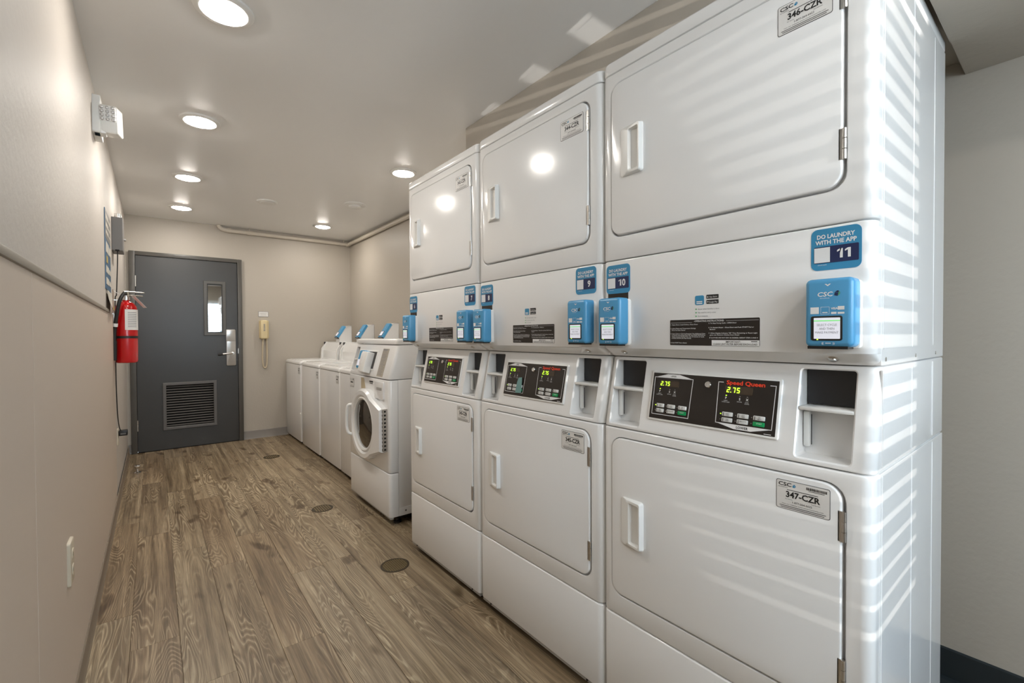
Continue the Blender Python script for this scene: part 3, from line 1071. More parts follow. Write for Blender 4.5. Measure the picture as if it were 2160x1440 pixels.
def instruction_label(parent, y0, z0):
    w, h = 0.234, 0.069
    lab = cached(('ins',), lambda: slab(0, w, 0, h, 0.003, -0.0006, 0.0, 0, '-x', 3), 'instruction_label', WHITE_INK, parent, (0, y0, z0))
    cached(('ins_face',), lambda: slab(.0008, w - .0008, .0008, h - .0008, 0.0025, -0.0009, -0.0004, 0, '-x', 3), 'label_face', BROWNBLACK, lab)

    def ink():
        bm = bmesh.new()
        c = -0.0013
        A = lambda a: a - w
        add_text(bm, '-OPERATING INSTRUCTIONS-', 0.0042, A(0.110), 0.0615, c, bold=0.01, width=0.080)
        flat(A(0.003), A(0.065), 0.0600, 0.0605, c, bm)
        flat(A(0.154), A(0.231), 0.0625, 0.0630, c, bm)
        L = [(0.003, 0.0540, '1. Open Door, Load Clothes, Close Door', .078), (0.003, 0.0440, '2. Select Fabric and Temperature Settings', .072), (0.006, 0.0395, 'OK to Turn Dryer Selector', .040),
             (0.003, 0.0300, '3. Insert Coins or Card as Required. Use Additional Coins', .098), (0.006, 0.0260, 'or Card for more Drying Time, OR Turn START BUTTON to', .095),
             (0.006, 0.0220, 'reduce amount Drying Time. Last 10 minutes of Cycle', .092), (0.006, 0.0180, 'is COOL DOWN (No Heat Period)', .056), (0.003, 0.0060, '4. Push START Pad or Button.', .048),
             (0.110, 0.0560, '5. To Stop Drying Cycle - OPEN Door', .070), (0.110, 0.0450, '6. To Restart Dryer - Close Door and Push START Pad or', .110), (0.113, 0.0405, 'Button', .014),
             (0.110, 0.0310, '7. When Display Indicates "00" Time Remaining or Reset Light', .118), (0.113, 0.0265, 'goes out, Remove Clothes from Dryer', .074), (0.112, 0.0195, 'IF CLOTHES ARE NOT DRY AS DESIRED, REPEAT STEPS 3 AND 4', .117)]
        for a, b, t, ww in L:
            add_text(bm, t, 0.0027, A(a), b, c, bold=0.008, align='L', width=ww)
        flat(A(0.118), A(0.2325), 0.0015, 0.0150, c, bm)
        return bm
    cached(('ins_ink',), ink, 'white_lettering', WHITE_INK, lab)['kind'] = 'stuff'

    def ink2():
        bm = bmesh.new()
        c = -0.0017
        A = lambda a: a - w
        add_text(bm, 'IMPORTANT:', 0.0040, A(0.172), 0.0090, c, bold=0.01, width=0.036)
        add_text(bm, 'CLEAN LINT FILTER BEFORE EACH LOAD', 0.0040, A(0.175), 0.0032, c, bold=0.01, width=0.106)
        flat(A(0.214), A(0.228), 0.0112, 0.0128, c, bm)
        return bm
    cached(('ins_ink2',), ink2, 'black_lettering', BLACK_INK, lab)


def store_badges(parent):
    """app badge sticker above the instruction label"""
    st = cached(('bdg',), lambda: slab(0.350, 0.374, 1.252, 1.276, 0.004, -0.0007, 0.0, 0, '-x', 4), 'app_badge', STBLUE, parent)

    def blk():
        bm = bmesh.new()
        for zz in (1.2665, 1.2535):
            slab(0.312, 0.3435, zz, zz + 0.0100, 0.0015, -0.0007, 0.0, 0, '-x', 3, bm)
        return bm
    cached(('bdg_blk',), blk, 'store_badge', BLACK_INK, st)

    def wt():
        bm = bmesh.new()
        c = -0.0012
        flat(-0.370, -0.354, 1.2590, 1.2615, c, bm)
        flat(-0.370, -0.354, 1.2545, 1.2570, c, bm)
        add_text(bm, 'App Store', 0.0038, -0.3255, 1.2690, c, width=0.020)
        add_text(bm, 'Google Play', 0.0038, -0.3255, 1.2560, c, width=0.022)
        add_text(bm, 'o', 0.0050, -0.3395, 1.2690, c, bold=0.03)
        add_text(bm, '>', 0.0050, -0.3395, 1.2560, c, bold=0.03)
        return bm
    cached(('bdg_wt',), wt, 'white_lettering', WHITE_INK, st)['kind'] = 'stuff'

    def bt():
        bm = bmesh.new()
        c = -0.0006
        for i, (t, ww) in enumerate((('Know when laundry is done', .056), ('No need to carry coins', .047), ('Earn rewards', .026))):
            add_text(bm, t, 0.0036, -0.366, 1.2395 - i * 0.0090, c, align='L', width=ww)
        return bm
    cached(('bdg_bt',), bt, 'black_lettering', GREY_INK, st)

    def tk():
        bm = bmesh.new()
        for i in range(3):
            lathe(bm, [(0.0018, 0.0), (0.0018, -0.0006), (0.0, -0.0006)], (0.0, 0.3715, 1.2413 - i * 0.0090), 'x', 10)
        return bm
    cached(('bdg_tk',), tk, 'tick_mark', GREEN_INK, st)


def make_dryer(i, codes, nums, label, refl_patch=False):
    Y0 = 0.2557 + i * 0.686
    t = empty('stacked_dryer', (DX, Y0, 0))
    tag(t, label, 'dryer', 'stacked dryers in a row')
    P = lambda key, fn, name, m, **kw: cached(('dry',) + key, fn, name, m, t, **kw)
    P(('core',), lambda: box(0.125, DD - 0.005, 0.012, DW - 0.012, 0.03, 1.99), 'core', GASKET)
    P(('gap_shade',), lambda: box(0.030, DD - 0.02, 0.02, DW - 0.02, 0.022, Z_BASE0 + 0.01), 'under_gap_shade', DARK)  # near-black so the gap beneath the base panel reads as shade
    for fx in (0.06, 0.58):
        for fy in (0.06, DW - 0.06):
            P(('foot',), lambda: cyl((0, 0, 0), (0, 0, 0.03), 0.018, n=12), 'foot', RUBBER, loc=(fx, fy, 0))
    bp = P(('basep',), lambda: section(Z_BASE0, Z_BASE1 - 0.0015, b=0.005, d=0.034), 'base_panel', ENAMEL)
    cached(('dry', 'blip'), lambda: box(0.006, 0.020, 0.01, DW - 0.01, Z_BASE0 - 0.014, Z_BASE0 + 0.004, 0.002, 1), 'base_lip', LIP, bp)
    for yy in (0.07, DW - 0.07):
        cached(('dry', 'lipscrew'), lambda: cyl((0.0035, 0, 0), (0.007, 0, 0), 0.004, n=8), 'screw', BLACK, bp, (0, yy, Z_BASE0 - 0.006))
    lowh = [(LOWD[0], LOWD[1], LOWD[2], LOWD[3], 0.038)]
    P(('lowb',), lambda: section(Z_BASE1 + 0.0015, Z_LOW1 - 0.0012, holes=lowh), 'lower_casing', ENAMEL)
    uph = [(UPD[0], UPD[1], UPD[2], UPD[3], 0.034)]
    P(('upb',), lambda: section(Z_INS1 + 0.0012, Z_UP1 - 0.001, holes=uph), 'upper_casing', ENAMEL)
    P(('cap',), lambda: section(Z_UP1 + 0.001, Z_TOP, btop=0.012), 'top_cap', ENAMEL)
    # doors
    for key, D, zh, hz, code, lz in (('low', LOWD, 0.622, (0.783, 0.478), codes[1], 0.8205), ('up', UPD, 1.7135, (1.862, 1.560), codes[0], 1.866)):
        g = (0.0065, 0.0025, 0.0055, 0.0028)
        d = P(('door', key), lambda: slab(D[0] + g[0], D[1] - g[1], D[2] + g[2], D[3] - g[3], 0.034, -0.0035, 0.012, 0.004, '-x', 6, seg=3), 'dryer_door', ENAMEL)
        cached(('dry', 'handle'), handle_bm, 'handle', PLASTIC, d, (-0.0035, 0.568, zh))
        for z in hz:
            cached(('dry', 'hinge'), hinge_bm, 'hinge', STEEL, d, (-0.0045, D[0] + 0.0030, z))
        machine_label(d, 0.124, lz, code, -0.0036)
    # control housing with coin recesses
    cz = [(0.040, 0.142, 0.908, 1.098, 0.006), (0.553, 0.660, 0.908, 1.098, 0.006)]
    P(('ctl',), lambda: section(Z_LOW1 + 0.0012, Z_CTL1 - 0.0012, xb=0.0, xt=CX_T, holes=cz, depth=0.058, chamfer=0.003, d=DD), 'control_housing', ENAMEL)
    for (a0, a1, c0, c1, _) in cz:
        rc = P(('void', a0), lambda: box(0.072, 0.098, a0 + 0.002, a1 - 0.002, 1.019, c1 - 0.002), 'coin_recess', VOID)
        cached(('dry', 'shelf', a0), lambda: box(0.024, 0.090, a0, a1, 1.008, 1.0165, 0.003, 2), 'shelf', RECESS, rc)
        cached(('dry', 'coinrib', a0), lambda: box(0.046, 0.060, a1 - 0.014, a1 - 0.001, 0.924, 1.004, 0.004, 2), 'rib', RECESS, rc)
        cached(('dry', 'coinslit', a0), lambda: box(0.0565, 0.0590, a1 - 0.0155, a1 - 0.0140, 0.928, 0.996), 'slit', GASKET, rc)
    zpan = 0.935
    control_panel(t, CX_T * (zpan - Z_LOW1) / (Z_CTL1 - Z_LOW1), zpan, 0.177, refl_patch)
    # instruction section with bevelled lower edge
    P(('ins',), lambda: section(Z_BEV, Z_INS1 - 0.0012, b=0.0005, btop=0.004), 'instruction_fascia', ENAMEL)
    bev = P(('bev',), lambda: section(Z_CTL1 + 0.0012, Z_BEV, xb=CX_T - 0.004, xt=0.0005, b=0.0006, btop=0.0002), 'lower_bevel', ENAMEL)
    for yy in (0.075, 0.615):
        def sc():
            bm = bmesh.new()
            lathe(bm, [(0.012, 0.002), (0.009, -0.002), (0.0062, -0.003), (0.0055, -0.005), (0.003, -0.0055), (0.0, -0.0055)], (0, 0, 0), 'x', 16)
            return bm
        cached(('dry', 'bevscrew'), sc, 'screw', STEEL, bev, (0.020, yy, 1.124), (0, math.radians(-56), 0))
    instruction_label(t, 0.213, 1.147)
    store_badges(t)
    app_sticker(t, 0.066, 1.352, nums[1])
    app_sticker(t, 0.622, 1.344, nums[0])
    card_reader(t, 0.022, 1.150)
    card_reader(t, 0.577, 1.148)
    P(('tape',), lambda: box(-0.0006, 0, 0.585, 0.660, 1.278, 1.305), 'reader_backing', BROWNBLACK)
    for z0, z1 in ((0.050, 0.8935), (1.1125, 1.963)):
        P(('splate', z0), lambda: box(0.040, DD - 0.001, -0.0009, 0.010, z0, z1, 0.0006, 1), 'side_panel', ENAMEL)
    # pressed ribs on the visible end casing
    for xr in (0.052, 0.300, 0.526):
        for z0, z1 in ((0.055, 0.888), (0.905, 1.102), (1.145, 1.955)):
            P(('rib', z0), lambda: box(-0.0022, 0.0022, -0.0020, 0.003, z0, z1, 0.001, 2), 'side_rib', ENAMEL, loc=(xr, 0, 0))
    for xs in (0.070, 0.330, 0.560):
        P(('sscrew',), lambda: cyl((0, 0.001, 0), (0, -0.0018, 0), 0.0045, n=10), 'screw', STEEL, loc=(xs, 0, 1.124))
    return t


make_dryer(0, ('346-CZR', '347-CZR'), ('10', '11'), 'white stacked dryer with payment stickers 10 and 11, at the end of the row')
make_dryer(1, ('344-CZR', '345-CZR'), ('8', '9'), 'white stacked dryer with payment stickers 8 and 9, middle of the three', refl_patch=True)
make_dryer(2, ('342-CZR', '343-CZR'), ('6', '7'), 'white stacked dryer with payment stickers 6 and 7, next to the front-loading washer')

# ------------------------------------------------------------------ front-loading washer
FX, FY, FWD = 1.125, 2.645, 0.715
fw_ = empty('front_load_washer', (FX, FY, 0))
tag(fw_, 'white front-loading washer with a round glass door beside the dryers', 'washer', 'washers along the wall')
FD = 0.74
FP = lambda name, bm, m, parent=fw_, loc=None, rot=None: obj(name, bm, m, parent, loc, rot)
FP('base_panel', section(0.052, 0.324, b=0.005, w=FWD - 0.0, d=0.058), ENAMEL)
FP('base_lip', box(0.008, 0.03, 0.01, FWD - 0.01, 0.038, 0.056, 0.002, 1), LIP)
FP('lower_side', section(0.052, 0.902, b=0.004, w=FWD, d=FD, r=0.004, xb=0.060, xt=0.060), ENAMEL)
FP('front_panel', section(0.328, 0.900, b=0.005, w=FWD, d=0.058), ENAMEL)
FP('control_housing', section(0.905, 1.118, b=0.005, xb=0.0, xt=0.062, w=FWD, d=FD, holes=[(0.630, 0.690, 0.930, 1.095, 0.004)], depth=0.05), ENAMEL)
FP('top_cap', section(1.121, 1.156, b=0.004, btop=0.010, xb=0.055, xt=0.058, w=FWD, d=FD), ENAMEL)
FP('coin_recess', box(0.085, 0.106, 0.632, 0.688, 1.015, 1.093), VOID)
FP('coin_shelf', box(0.035, 0.10, 0.630, 0.690, 1.002, 1.012, 0.002, 1), RECESS)
thf = math.atan2(0.062, 0.213)
cpz = 0.945
cpx = 0.062 * (cpz - 0.905) / 0.213
cp = FP('control_panel', slab(0, 0.34, 0, 0.140, 0.006, -0.005, 0.003, 0.003, '-x'), PLASTIC, loc=(cpx, 0.270, cpz), rot=(0, thf, 0))
obj('panel_face', slab(0.012, 0.328, 0.012, 0.128, 0.002, -0.0062, -0.004, 0, '-x'), BROWNBLACK, cp)
bm = bmesh.new()
slab(0.225, 0.262, 0.085, 0.108, 0.002, -0.0075, -0.005, 0, '-x', 3, bm)
obj('display', bm, LED, cp)
for i in range(4):
    obj('button', slab(0.276, 0.306, 0.024 + i * 0.018, 0.037 + i * 0.018, 0.002, -0.0085, -0.005, 0.001, '-x', 3), BUTTON, cp)
# reader with white privacy hood stuck on the panel
rdr = obj('card_reader', slab(0.135, 0.240, 0.000, 0.128, 0.014, -0.040, -0.006, 0.008, '-x'), BLUE, cp)
obj('reader_screen', slab(0.160, 0.225, 0.018, 0.062, 0.004, -0.0415, -0.039, 0, '-x'), SCREEN, rdr)
obj('reader_hood', slab(0.048, 0.150, -0.022, 0.118, 0.006, -0.055, -0.006, 0.005, '-x'), PLASTIC, rdr)
obj('hood_window', slab(0.108, 0.150, 0.030, 0.110, 0.012, -0.0565, -0.052, 0.001, '-x'), WHITE_INK, rdr)
op = FP('instruction_label', slab(0.095, 0.190, 0.012, 0.196, 0.004, -0.0012, 0.001, 0, '-x'), GREYLABEL, loc=(-0.0006, 0.012, 0.905), rot=(0, thf, 0))
bm = bmesh.new()
for j in range(18):
    b0 = 0.022 + j * 0.0094
    if j in (5, 11, 15):
        flat(-0.186, -0.099, b0, b0 + 0.0016, -0.0020, bm)
    else:
        flat(-0.184, -0.184 + 0.05 + 0.03 * random.random(), b0, b0 + 0.0028, -0.0020, bm)
flat(-0.180, -0.110, 0.1860, 0.1920, -0.0020, bm)
obj('lettering', bm, GREY_INK, op)
# door: circular on the latch side, drawn out to the hinge on the other
CYD, CZD, RO, RG = 0.345, 0.590, 0.236, 0.168


def door_outline(r, hy, hz, n=40, round_=0.0):
    pts = []
    a0 = math.radians(52)
    for i in range(n + 1):
        t = a0 + (2 * math.pi - 2 * a0) * i / n          # angle from -y (hinge side)
        pts.append((CYD - r * math.cos(t), CZD + r * math.sin(t)))
    pts.append((hy, CZD - hz)); pts.append((hy, CZD + hz))
    return pts


def circ(r, n=43):
    return [(CYD - r * math.cos(2 * math.pi * i / n), CZD + r * math.sin(2 * math.pi * i / n)) for i in range(n)]


bm = bmesh.new()
o0, o1, o2 = door_outline(RO, 0.040, 0.135), door_outline(RO, 0.040, 0.135), door_outline(RO - 0.014, 0.048, 0.126)
vr = loops_loft(bm, [[(0.0, y, z) for y, z in o0], [(-0.030, y, z) for y, z in o1], [(-0.046, y, z) for y, z in o2]], True, False)
fill_loops(bm, [[(-0.046, y, z) for y, z in o2], [(-0.046, y, z) for y, z in circ(RG + 0.028)]])
loops_loft(bm, [[(-0.046, y, z) for y, z in circ(RG + 0.028)], [(-0.040, y, z) for y, z in circ(RG + 0.020)], [(-0.015, y, z) for y, z in circ(RG + 0.006)]], False, False)
fd = FP('washer_door', bm, ENAMEL)
bm = bmesh.new()
lathe(bm, [(RG + 0.016, -0.018), (RG + 0.016, -0.036), (RG + 0.006, -0.042), (RG - 0.004, -0.038), (RG - 0.008, -0.022)], (0, CYD, CZD), 'x', 44)
obj('door_ring', bm, RECESS, fd)
bm = bmesh.new()
lathe(bm, [(RG, -0.016), (RG - 0.006, -0.026), (RG * 0.8, -0.034), (RG * 0.5, -0.040), (RG * 0.2, -0.0425), (0.0, -0.043)], (0, CYD, CZD), 'x', 44)
obj('door_glass', bm, GLASSD, fd)
bm = bmesh.new()
add_tube(bm, spline([(-0.026, CYD + 0.195, CZD + 0.105), (-0.062, CYD + 0.215, CZD + 0.100), (-0.068, CYD + 0.228, CZD + 0.03), (-0.068, CYD + 0.225, CZD - 0.05), (-0.060, CYD + 0.208, CZD - 0.092), (-0.026, CYD + 0.19, CZD - 0.098)]), 0.0105, 10)
obj('handle', bm, PLASTIC, fd)
hp = obj('hinge_plate', box(-0.030, 0.0, 0.026, 0.041, CZD - 0.128, CZD + 0.135, 0.001, 1), STEEL, fd)
bm = bmesh.new()
for q in range(11):
    add_box(bm, -0.022, -0.010, 0.0245, 0.030, CZD - 0.120 + q * 0.0235, CZD - 0.120 + q * 0.0235 + 0.011)
    add_box(bm, -0.0312, -0.028, 0.030, 0.036, CZD - 0.120 + q * 0.0235, CZD - 0.120 + q * 0.0235 + 0.011)
hs = obj('hinge_slots', bm, BLACK, fd)
hs['kind'] = 'stuff'
ds = FP('dispenser_drawer', slab(0.066, 0.208, 0.775, 0.888, 0.012, -0.010, 0.006, 0.005, '-x'), ENAMEL)
obj('drawer_grip', slab(0.088, 0.172, 0.832, 0.850, 0.004, -0.0108, -0.006, 0, '-x'), LIP, ds)
machine_label(fw_, 0.655, 0.842, '', -0.0008, 0.085, 0.064)
FP('maker_badge', slab(0.245, 0.320, 0.858, 0.884, 0.003, -0.0012, 0.001, 0, '-x'), LABEL)
bm = bmesh.new()
flat(-0.3150, -0.2500, 0.8705, 0.8800, -0.0018, bm)
flat(-0.3100, -0.2550, 0.8615, 0.8660, -0.0018, bm)
FP('badge_lettering', bm, BLACK_INK)
bm = bmesh.new()
loops_loft(bm, [[(-0.0008, y, z) for y, z in ((0.385, 0.815), (0.470, 0.815), (0.470, 0.890), (0.415, 0.890))], [(0.001, y, z) for y, z in ((0.385, 0.815), (0.470, 0.815), (0.470, 0.890), (0.415, 0.890))]])
FP('tan_patch', bm, CREAM_LABEL)
FP('service_flap', box(0.06, 0.30, -0.0015, 0.004, 0.055, 0.105, 0.001, 1), ENAMEL)
FP('screw', cyl((0.105, 0.001, 0.082), (0.105, -0.003, 0.082), 0.006, n=10), GREYBOX)
for fx in (0.07, FD - 0.06):
    for fy in (0.05, FWD - 0.05):
        bm = bmesh.new()
        lathe(bm, [(0.024, 0.0), (0.024, 0.010), (0.010, 0.014), (0.010, 0.06)], (fx, fy, 0), 'z', 14)
        FP('foot', bm, RUBBER)
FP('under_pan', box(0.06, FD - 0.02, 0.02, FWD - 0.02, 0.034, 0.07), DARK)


# ------------------------------------------------------------------ top-loading washers
def tl_reader(parent, xb, yc, zb):
    """sloping payment head on the washer console"""
    bm = bmesh.new()
    prof = [(0.0, 0.0), (0.0, 0.055), (0.085, 0.185), (0.115, 0.200), (0.150, 0.200), (0.150, 0.0)]
    w = 0.062
    loops_loft(bm, [[(xb + x, yc - w + .004, zb + z) for x, z in prof], [(xb + x, yc - w, zb + z) for x, z in prof], [(xb + x, yc + w, zb + z) for x, z in prof]])
    tw = obj('payment_tower', bm, ENAMEL, parent)
    ang = math.atan2(0.085, 0.130)
    rd = obj('card_reader', slab(-0.052, 0.052, 0.002, 0.165, 0.010, -0.026, 0.002, 0.006, '-x'), BLUE, tw, (xb - 0.002, yc, zb + 0.048), (0, ang, 0))
    tw2 = obj('reader_bezel', slab(-0.030, 0.038, 0.014, 0.072, 0.005, -0.0285, -0.024, 0.001, '-x'), BLACK, tw, (xb - 0.002, yc, zb + 0.048), (0, ang, 0))
    obj('reader_screen', slab(-0.024, 0.032, 0.020, 0.066, 0.002, -0.0295, -0.027, 0, '-x'), SCREEN, tw, (xb - 0.002, yc, zb + 0.048), (0, ang, 0))
    obj('reader_foot', box(-0.024, 0.004, -0.050, 0.050, -0.006, 0.004), BLACK, tw, (xb - 0.002, yc, zb + 0.048), (0, ang, 0))


def top_washer(y0, w, x0, code, label, reader=True):
    t = empty('top_load_washer', (x0, y0, 0))
    tag(t, label, 'washer', 'washers along the wall')
    d = 0.66
    obj('cabinet', section(0.030, 0.866, b=0.005, w=w, d=d, r=0.016), ENAMEL, t)
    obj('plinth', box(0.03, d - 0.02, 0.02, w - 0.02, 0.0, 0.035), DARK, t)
    obj('deck', section(0.869, 0.905, b=0.004, btop=0.016, xb=-0.006, xt=0.0, w=w, d=d, r=0.022), ENAMEL, t)
    ld = obj('lid', slab(0.03, 0.34, 0.05, w - 0.05, 0.02, -0.911, -0.900, 0.003, '+z'), ENAMEL, t)
    # console with slanted end cheeks
    bm = bmesh.new()
    prof = [(0.40, 0.0), (0.415, 0.120), (0.455, 0.196), (0.475, 0.205), (0.655, 0.205), (0.655, 0.0)]
    loops_loft(bm, [[(x, 0.012, 0.900 + z) for x, z in prof], [(x, w - 0.012, 0.900 + z) for x, z in prof]])
    cs = obj('console', bm, ENAMEL, t)
    obj('console_face', slab(0.05, w - 0.09, 0.915, 1.005, 0.006, 0.402, 0.42, 0.002, '-x'), ENAMEL, cs)
    for yy in (0.018, w - 0.052):
        bm = bmesh.new()
        pr = [(0.388, 0.0), (0.398, 0.125), (0.452, 0.207), (0.470, 0.207), (0.470, 0.0)]
        loops_loft(bm, [[(x, yy, 0.900 + z) for x, z in pr], [(x, yy + 0.034, 0.900 + z) for x, z in pr]])
        ck = obj('cheek', bm, RECESS, cs)
        obj('cheek_slot', box(0.430, 0.448, yy + 0.006, yy + 0.028, 1.074, 1.104), VOID, ck)
    machine_label(t, 0.062, 0.800, code, -0.0008, 0.062, 0.070)
    if reader:
        tl_reader(t, 0.50, w * 0.5, 1.100)
    for fx in (0.05, d - 0.06):
        for fy in (0.05, w - 0.05):
            cached(('tlfoot',), lambda: cyl((0, 0, 0), (0, 0, 0.032), 0.02, n=12), 'foot', RUBBER, t, (fx, fy, 0))
    return t


top_washer(5.258, 0.672, 1.238, '', 'white top-loading washer in the corner against the end wall')
top_washer(4.548, 0.645, 1.236, '', 'white top-loading washer, second from the end wall')
top_washer(3.950, 0.588, 1.240, '', 'white top-loading washer, third from the end wall')
top_washer(3.378, 0.560, 1.238, '', 'white top-loading washer mostly hidden behind the front-loading one')

# ------------------------------------------------------------------ ceiling fittings


def downlight(x, y, label):
    t = empty('downlight', (x, y, ZC))
    tag(t, label, 'ceiling light', 'recessed ceiling downlights')

    def ring():
        bm = bmesh.new()
        lathe(bm, [(0.100, 0.0), (0.099, -0.006), (0.092, -0.010), (0.078, -0.011), (0.068, -0.004), (0.066, 0.0)], (0, 0, 0), 'z', 40)
        return bm

    def disc():
        bm = bmesh.new()
        lathe(bm, [(0.069, -0.0035), (0.066, -0.0110), (0.056, -0.0165), (0.035, -0.0190), (0.0, -0.020)], (0, 0, 0), 'z', 40)
        return bm
    cached(('dlring',), ring, 'trim_ring', TRIMW, t)
    cached(('dldisc',), disc, 'diffuser', GLOW, t)


for x, y, lb in ((0.222, 2.013, 'lit round downlight in the wainscot-side row, fourth from the charcoal door'),
                 (0.222, 3.13, 'lit round downlight in the wainscot-side row, third from the charcoal door'),
                 (0.222, 4.287, 'lit round downlight in the wainscot-side row, second from the charcoal door'),
                 (0.222, 5.32, 'lit round downlight in the wainscot-side row, just before the charcoal door'),
                 (1.489, 3.195, 'lit round downlight above the front-loading washer, beside the dryer top'),
                 (0.55, -0.55, 'added round fill downlight out of view behind the viewer'),  # added lamp out of view, fills the near end of the room
                 (1.497, 5.295, 'lit round downlight over the corner washer near the ceiling pipe')):
    downlight(x, y, lb)



def disc_fitting(name, x, y, prof, label, cat):
    t = empty(name, (x, y, ZC))
    tag(t, label, cat)
    bm = bmesh.new()
    lathe(bm, prof, (0, 0, 0), 'z', 36)
    obj('housing', bm, TRIMW, t)
    return t


a = disc_fitting('ceiling_cover_plate', 0.824, 4.632, [(0.085, 0.0), (0.085, -0.006), (0.078, -0.012), (0.05, -0.014), (0.0, -0.014)], 'flat unlit white disc on the ceiling between the two light rows', 'ceiling disc')
bm = bmesh.new(); lathe(bm, [(0.055, -0.0135), (0.052, -0.017), (0.0, -0.0175)], (0, 0, 0), 'z', 32); obj('centre_cap', bm, TRIMW, a)
a = disc_fitting('smoke_detector', 1.489, 4.238, [(0.098, 0.0), (0.098, -0.008), (0.088, -0.014), (0.06, -0.016), (0.0, -0.016)], 'white round smoke detector between the two downlights over the washers', 'smoke detector')
bm = bmesh.new(); lathe(bm, [(0.058, -0.015), (0.055, -0.030), (0.045, -0.034), (0.0, -0.034)], (0, 0, 0), 'z', 32); obj('sensor_dome', bm, TRIMW, a)

# painted pipe around the ceiling corner
pp = empty('ceiling_pipe', (0.6, YF, 2.36))
tag(pp, 'painted pipe run along the top of the end wall and around the corner', 'pipe')
PO = lambda pts: [(x - 0.6, y - YF, z - 2.36) for x, y, z in pts]
zp = 2.352
bm = bmesh.new()
add_tube(bm, PO(spline([(0.575, YF - 0.03, ZC), (0.585, YF - 0.03, 2.378), (0.615, YF - 0.03, zp + 0.006), (0.66, YF - 0.03, zp)])), 0.022, 12)
obj('elbow', bm, PIPEM, pp)
bm = bmesh.new(); add_tube(bm, PO([(0.655, YF - 0.03, zp), (1.3, YF - 0.03, zp), (1.962, YF - 0.03, zp)]), 0.0215, 14); obj('pipe', bm, PIPEM, pp)
bm = bmesh.new(); add_tube(bm, PO(spline([(1.95, YF - 0.03, zp), (1.978, YF - 0.036, zp), (XR - 0.03, YF - 0.07, zp)])), 0.026, 14); obj('corner_elbow', bm, PIPEM, pp)
bm = bmesh.new(); add_tube(bm, PO([(XR - 0.03, YF - 0.06, zp), (XR - 0.03, 4.2, zp), (XR - 0.03, 2.30, zp)]), 0.0215, 14); obj('pipe', bm, PIPEM, pp)
for p0, p1 in (((0.845, YF - 0.03, zp), (0.900, YF - 0.03, zp)), ((XR - 0.03, 3.98, zp), (XR - 0.03, 3.92, zp)), ((0.655, YF - 0.03, zp), (0.69, YF - 0.03, zp))):
    bm = bmesh.new(); add_tube(bm, PO([p0, p1]), 0.0255, 14); obj('coupling', bm, PIPEM, pp)
for x, y in ((0.87, YF - 0.03), (XR - 0.03, 3.95), (1.93, YF - 0.03)):
    bm = bmesh.new(); add_cyl(bm, PO([(x, y, zp + 0.01)])[0], PO([(x, y, ZC)])[0], 0.006, n=8); obj('hanger', bm, PIPEM, pp)

# ------------------------------------------------------------------ things on the aisle wall
# emergency light
em = empty('emergency_light', (XL, 3.02, 2.235))
tag(em, 'white emergency light with a square LED head high on the aisle wall', 'emergency light')
obj('back_plate', slab(-0.075, 0.085, -0.075, 0.105, 0.01, -0.030, 0.0, 0.004, '+x'), PLASTIC, em)
hd = obj('lamp_head', box(-0.035, 0.035, -0.055, 0.055, -0.075, 0.055, 0.010, 3), PLASTIC, em, (0.066, -0.030, 0.012), (math.radians(8), math.radians(0), math.radians(-10)))
bm = bmesh.new(); add_box(bm, -0.031, 0.031, -0.0585, -0.050, -0.022, 0.050, 0.004, 2); obj('lens_panel', bm, RECESS, hd)
for i in range(3):
    for j in range(4):
        def bead():
            bm = bmesh.new(); lathe(bm, [(0.0085, 0.0), (0.0075, -0.004), (0.004, -0.007), (0.0, -0.0075)], (0, 0, 0), 'y', 10); return bm
        cached(('bead',), bead, 'led_lens', LENS, hd, (-0.0205 + i * 0.0205, -0.0575, -0.012 + j * 0.0175))
obj('bracket', box(0.0, 0.05, -0.070, -0.01, -0.075, 0.045, 0.006, 2), PLASTIC, em)

# notice poster and curled sheet
po = tag(obj('notice_poster', box(XL + 0.001, XL + 0.004, 3.53, 3.93, 1.46, 1.93), POSTBLUE), 'blue and grey notice poster on the aisle wall beside the grey box', 'poster')
bm = bmesh.new()
add_box(bm, XL + 0.004, XL + 0.0048, 3.532, 3.928, 1.76, 1.928)
obj('grey_header', bm, POSTGREY, po)
bm = bmesh.new()
for z0, z1 in ((1.875, 1.905), (1.83, 1.855), (1.79, 1.81), (1.68, 1.74), (1.56, 1.60), (1.49, 1.53)):
    add_box(bm, XL + 0.0038, XL + 0.0056, 3.57, 3.75, z0, z1)
    add_box(bm, XL + 0.0038, XL + 0.0056, 3.79, 3.90, z0 + 0.006, z1 - 0.004)
obj('print_blocks', bm, POSTWHITE, po)
bm = bmesh.new(); add_box(bm, XL + 0.0041, XL + 0.0056, 3.60, 3.68, 1.62, 1.66); obj('yellow_print', bm, POSTYEL, po)
bm = bmesh.new()
N = 10
rg = []
for k in range(N + 1):
    z = 1.455 - k * 0.0125
    cu = 0.030 * (k / N) ** 2
    rg.append([(XL + 0.007 + cu, 3.58, z), (XL + 0.007 + cu * 0.3, 3.93, z), (XL + 0.0078 + cu * 0.3, 3.93, z), (XL + 0.0078 + cu, 3.58, z)])
loops_loft(bm, rg)
sh = tag(obj('curled_sheet', bm, POSTWHITE), 'curled paper sheet pinned below the blue notice poster', 'paper')
bm = bmesh.new(); add_box(bm, XL + 0.030, XL + 0.032, 3.575, 3.60, 1.335, 1.46); obj('brown_edge', bm, POSTBRN, sh)
bm = bmesh.new(); add_box(bm, XL + 0.020, XL + 0.0212, 3.80, 3.88, 1.34, 1.37); obj('yellow_mark', bm, POSTYEL, sh)

